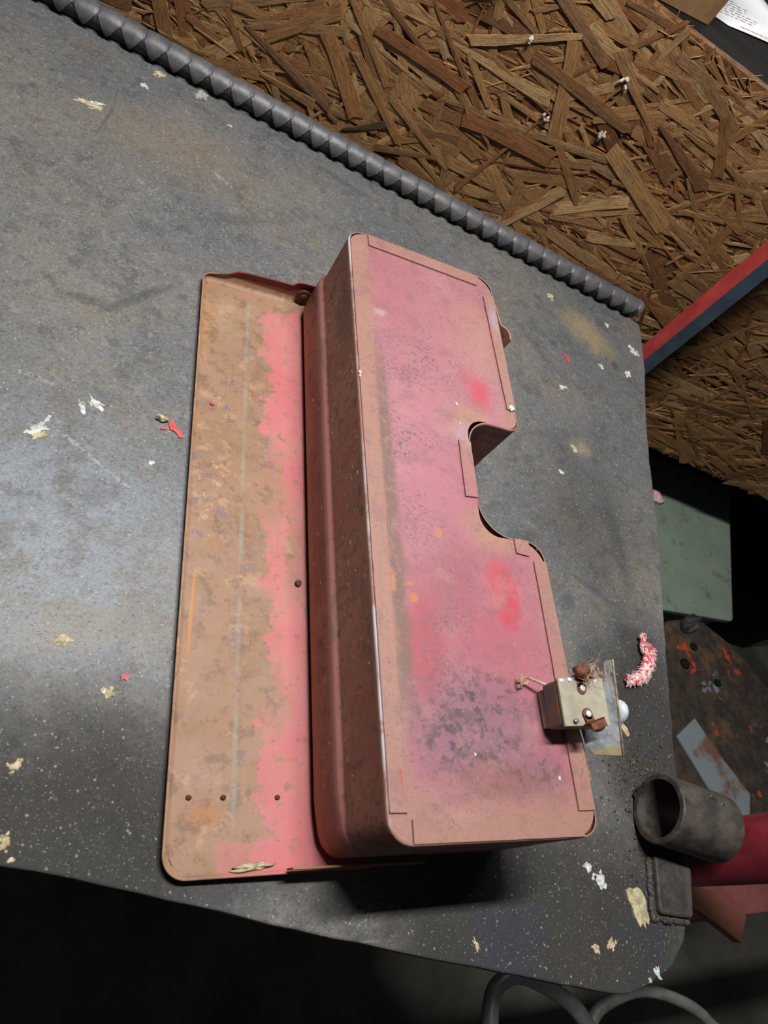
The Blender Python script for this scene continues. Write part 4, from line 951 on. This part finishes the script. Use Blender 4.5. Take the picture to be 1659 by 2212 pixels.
# ------------------------------------------------------------------ loose bits on the bench
yn = empty('yarn_tuft', (0.288, 0.132, 0), 'frayed pink and white twist of yarn on the bench right of the switch', 'yarn')
yp = arc([(0.2925, 0.1495, 0.0052), (0.2968, 0.1512, 0.0058), (0.2935, 0.1450, 0.0050), (0.2950, 0.1405, 0.0050), (0.2975, 0.1355, 0.0050), (0.2930, 0.1270, 0.0050), (0.2850, 0.1180, 0.0048), (0.2760, 0.1140, 0.0044), (0.2680, 0.1128, 0.0036)], 8)
nY = len(yp); rad = [0.0016 + 0.0032 * min(1, max(0, (i / nY - 0.22) * 6)) * (1 - 0.35 * max(0, (i / nY - 0.8) * 5)) for i in range(nY)]
V, F = [], []
for ply in range(3):
    pts = []
    for i, p in enumerate(yp):
        t = (yp[min(i + 1, nY - 1)] - yp[max(i - 1, 0)]).normalized(); a = i * 0.55 + ply * 2.094
        sd = t.cross(Vector((0, 0, 1))).normalized(); pts.append(p + (sd * math.cos(a) + Vector((0, 0, math.sin(a) * 0.8))) * rad[i] * 0.5)
    V, F = join((V, F), tube(pts, [r * 0.55 for r in rad], 8))
obj('strands', (V, F), M_yarn, yn, smooth=True)
V, F = [], []; ry = random.Random(4)
for i in range(1100):
    k = ry.randrange(nY); p = yp[k]; a = ry.uniform(0, 6.28); r = rad[k]
    t = (yp[min(k + 1, nY - 1)] - yp[max(k - 1, 0)]).normalized(); sd = t.cross(Vector((0, 0, 1))).normalized()
    d = (sd * math.cos(a) + Vector((0, 0, abs(math.sin(a)))) + t * ry.uniform(-0.8, 0.8)).normalized(); L = ry.uniform(0.4, 0.9) * (r + 0.0004)
    s = p + d * r * 0.6; t3 = tube([s, s + d * L * 0.6, s + d * L + t * L * 0.4], 0.00013, 3, False); b = len(V); V += [(x, y, max(z, 0.0003)) for x, y, z in t3[0]]; F += [tuple(q + b for q in f) for f in t3[1]]
obj('fuzz', (V, F), M_yarn, yn)['kind'] = 'stuff'
def bit(name, vf, mat, loc, label, cat):
    tag(obj(name, vf, mat, origin=loc, smooth=False), label, cat)
bit('pebble', rock((-0.0999, 0.2659, -0.0001), (0.0036, 0.0026, 0.0030), 3, 0.9, 2), M_stone, (-0.0999, 0.2659, 0), 'small yellowish pebble on the bench left of the toolbox lid', 'pebble')
def flake(poly, z=0.0004, t=0.0006):
    return prism(densify(poly, 0.002), z - 0.0004, lambda x, y: z + t + 0.0008 * mnoise.noise(Vector((x * 300, y * 300, 0))) ** 2)
bit('paint_flake', flake([(-0.0950, 0.2660), (-0.0925, 0.2668), (-0.0905, 0.2630), (-0.0862, 0.2585), (-0.0852, 0.2548), (-0.0878, 0.2542), (-0.0900, 0.2578), (-0.0940, 0.2592), (-0.0950, 0.2625)]), M_redchip, (-0.0917, 0.2614, 0), 'larger flat red paint flake on the bench left of the toolbox lid', 'flake')
bit('paint_flake', flake([(-0.1002, 0.2580), (-0.0985, 0.2610), (-0.0962, 0.2608), (-0.0960, 0.2585)]), M_redchip, (-0.098, 0.2595, 0), 'tiny orange red flake touching the larger red paint flake', 'flake')
bit('paint_flake', flake([(-0.1082, 0.0945), (-0.1068, 0.0962), (-0.1058, 0.0950), (-0.1036, 0.0955), (-0.1044, 0.0935), (-0.1050, 0.0918), (-0.1064, 0.0930), (-0.1078, 0.0922)]), M_redchip, (-0.106, 0.0941, 0), 'star shaped red paint chip on the bare bench near its front left', 'flake')
bit('paint_flake', flake([(0.2895, 0.4530), (0.2925, 0.4540), (0.2955, 0.4480), (0.2950, 0.4430), (0.2925, 0.4440)]), M_redchip, (0.2927, 0.4483, 0), 'small red chip on the bench between the toolbox and the back right corner', 'flake')
bit('fluff_clump', join(*[rock((-0.0931 + 0.003 * math.cos(i * 1.9), 0.6235 + 0.003 * math.sin(i * 2.3), -0.0002), (0.0036, 0.003, 0.0036), i, 0.9, 1) for i in range(5)]), simple('grey_fluff', (150, 146, 138), (176, 172, 164), 300, 0.9), (-0.0931, 0.6235, 0), 'grey dust clump at the foot of the rebar', 'dust')
bit('wood_chip', flake([(0.2500, 0.0800), (0.2540, 0.0815), (0.2580, 0.0760), (0.2590, 0.0715), (0.2560, 0.0700), (0.2530, 0.0745)], 0.0004, 0.0016), M_cream, (0.254, 0.076, 0), 'cream wood chip on the bench beside the switch faceplate', 'chip')
tp = [(0.2240, -0.0290), (0.2275, -0.0278), (0.2300, -0.0290), (0.2340, -0.0280), (0.2372, -0.0300), (0.2395, -0.0360), (0.2385, -0.0420), (0.2392, -0.0468), (0.2370, -0.0505), (0.2352, -0.0480), (0.2340, -0.0525), (0.2318, -0.0490), (0.2295, -0.0510), (0.2270, -0.0455), (0.2262, -0.0400), (0.2240, -0.0350)]
bit('torn_cardboard', flake(tp, 0.0004, 0.0012), M_cream, (0.232, -0.0403, 0), 'ragged cream scrap of torn cardboard near the front right bench corner', 'scrap')
bit('paint_flake', flake([(-0.0695, 0.2870), (-0.0678, 0.2880), (-0.0660, 0.2862), (-0.0672, 0.2848), (-0.0692, 0.2855)], lz(-0.068) + 0.0006), M_redchip, (-0.068, 0.2864, 0.002), 'tiny red chip lying inside the toolbox lid', 'flake')
bit('loose_nut', tube([(-0.0075, 0.1590, lz(-0.007) + 0.0002), (-0.0075, 0.1590, lz(-0.007) + 0.0026)], 0.0022, 6), M_rustscrew, (-0.0075, 0.159, 0.004), 'tiny dark nut inside the lid against the toolbox wall', 'nut')
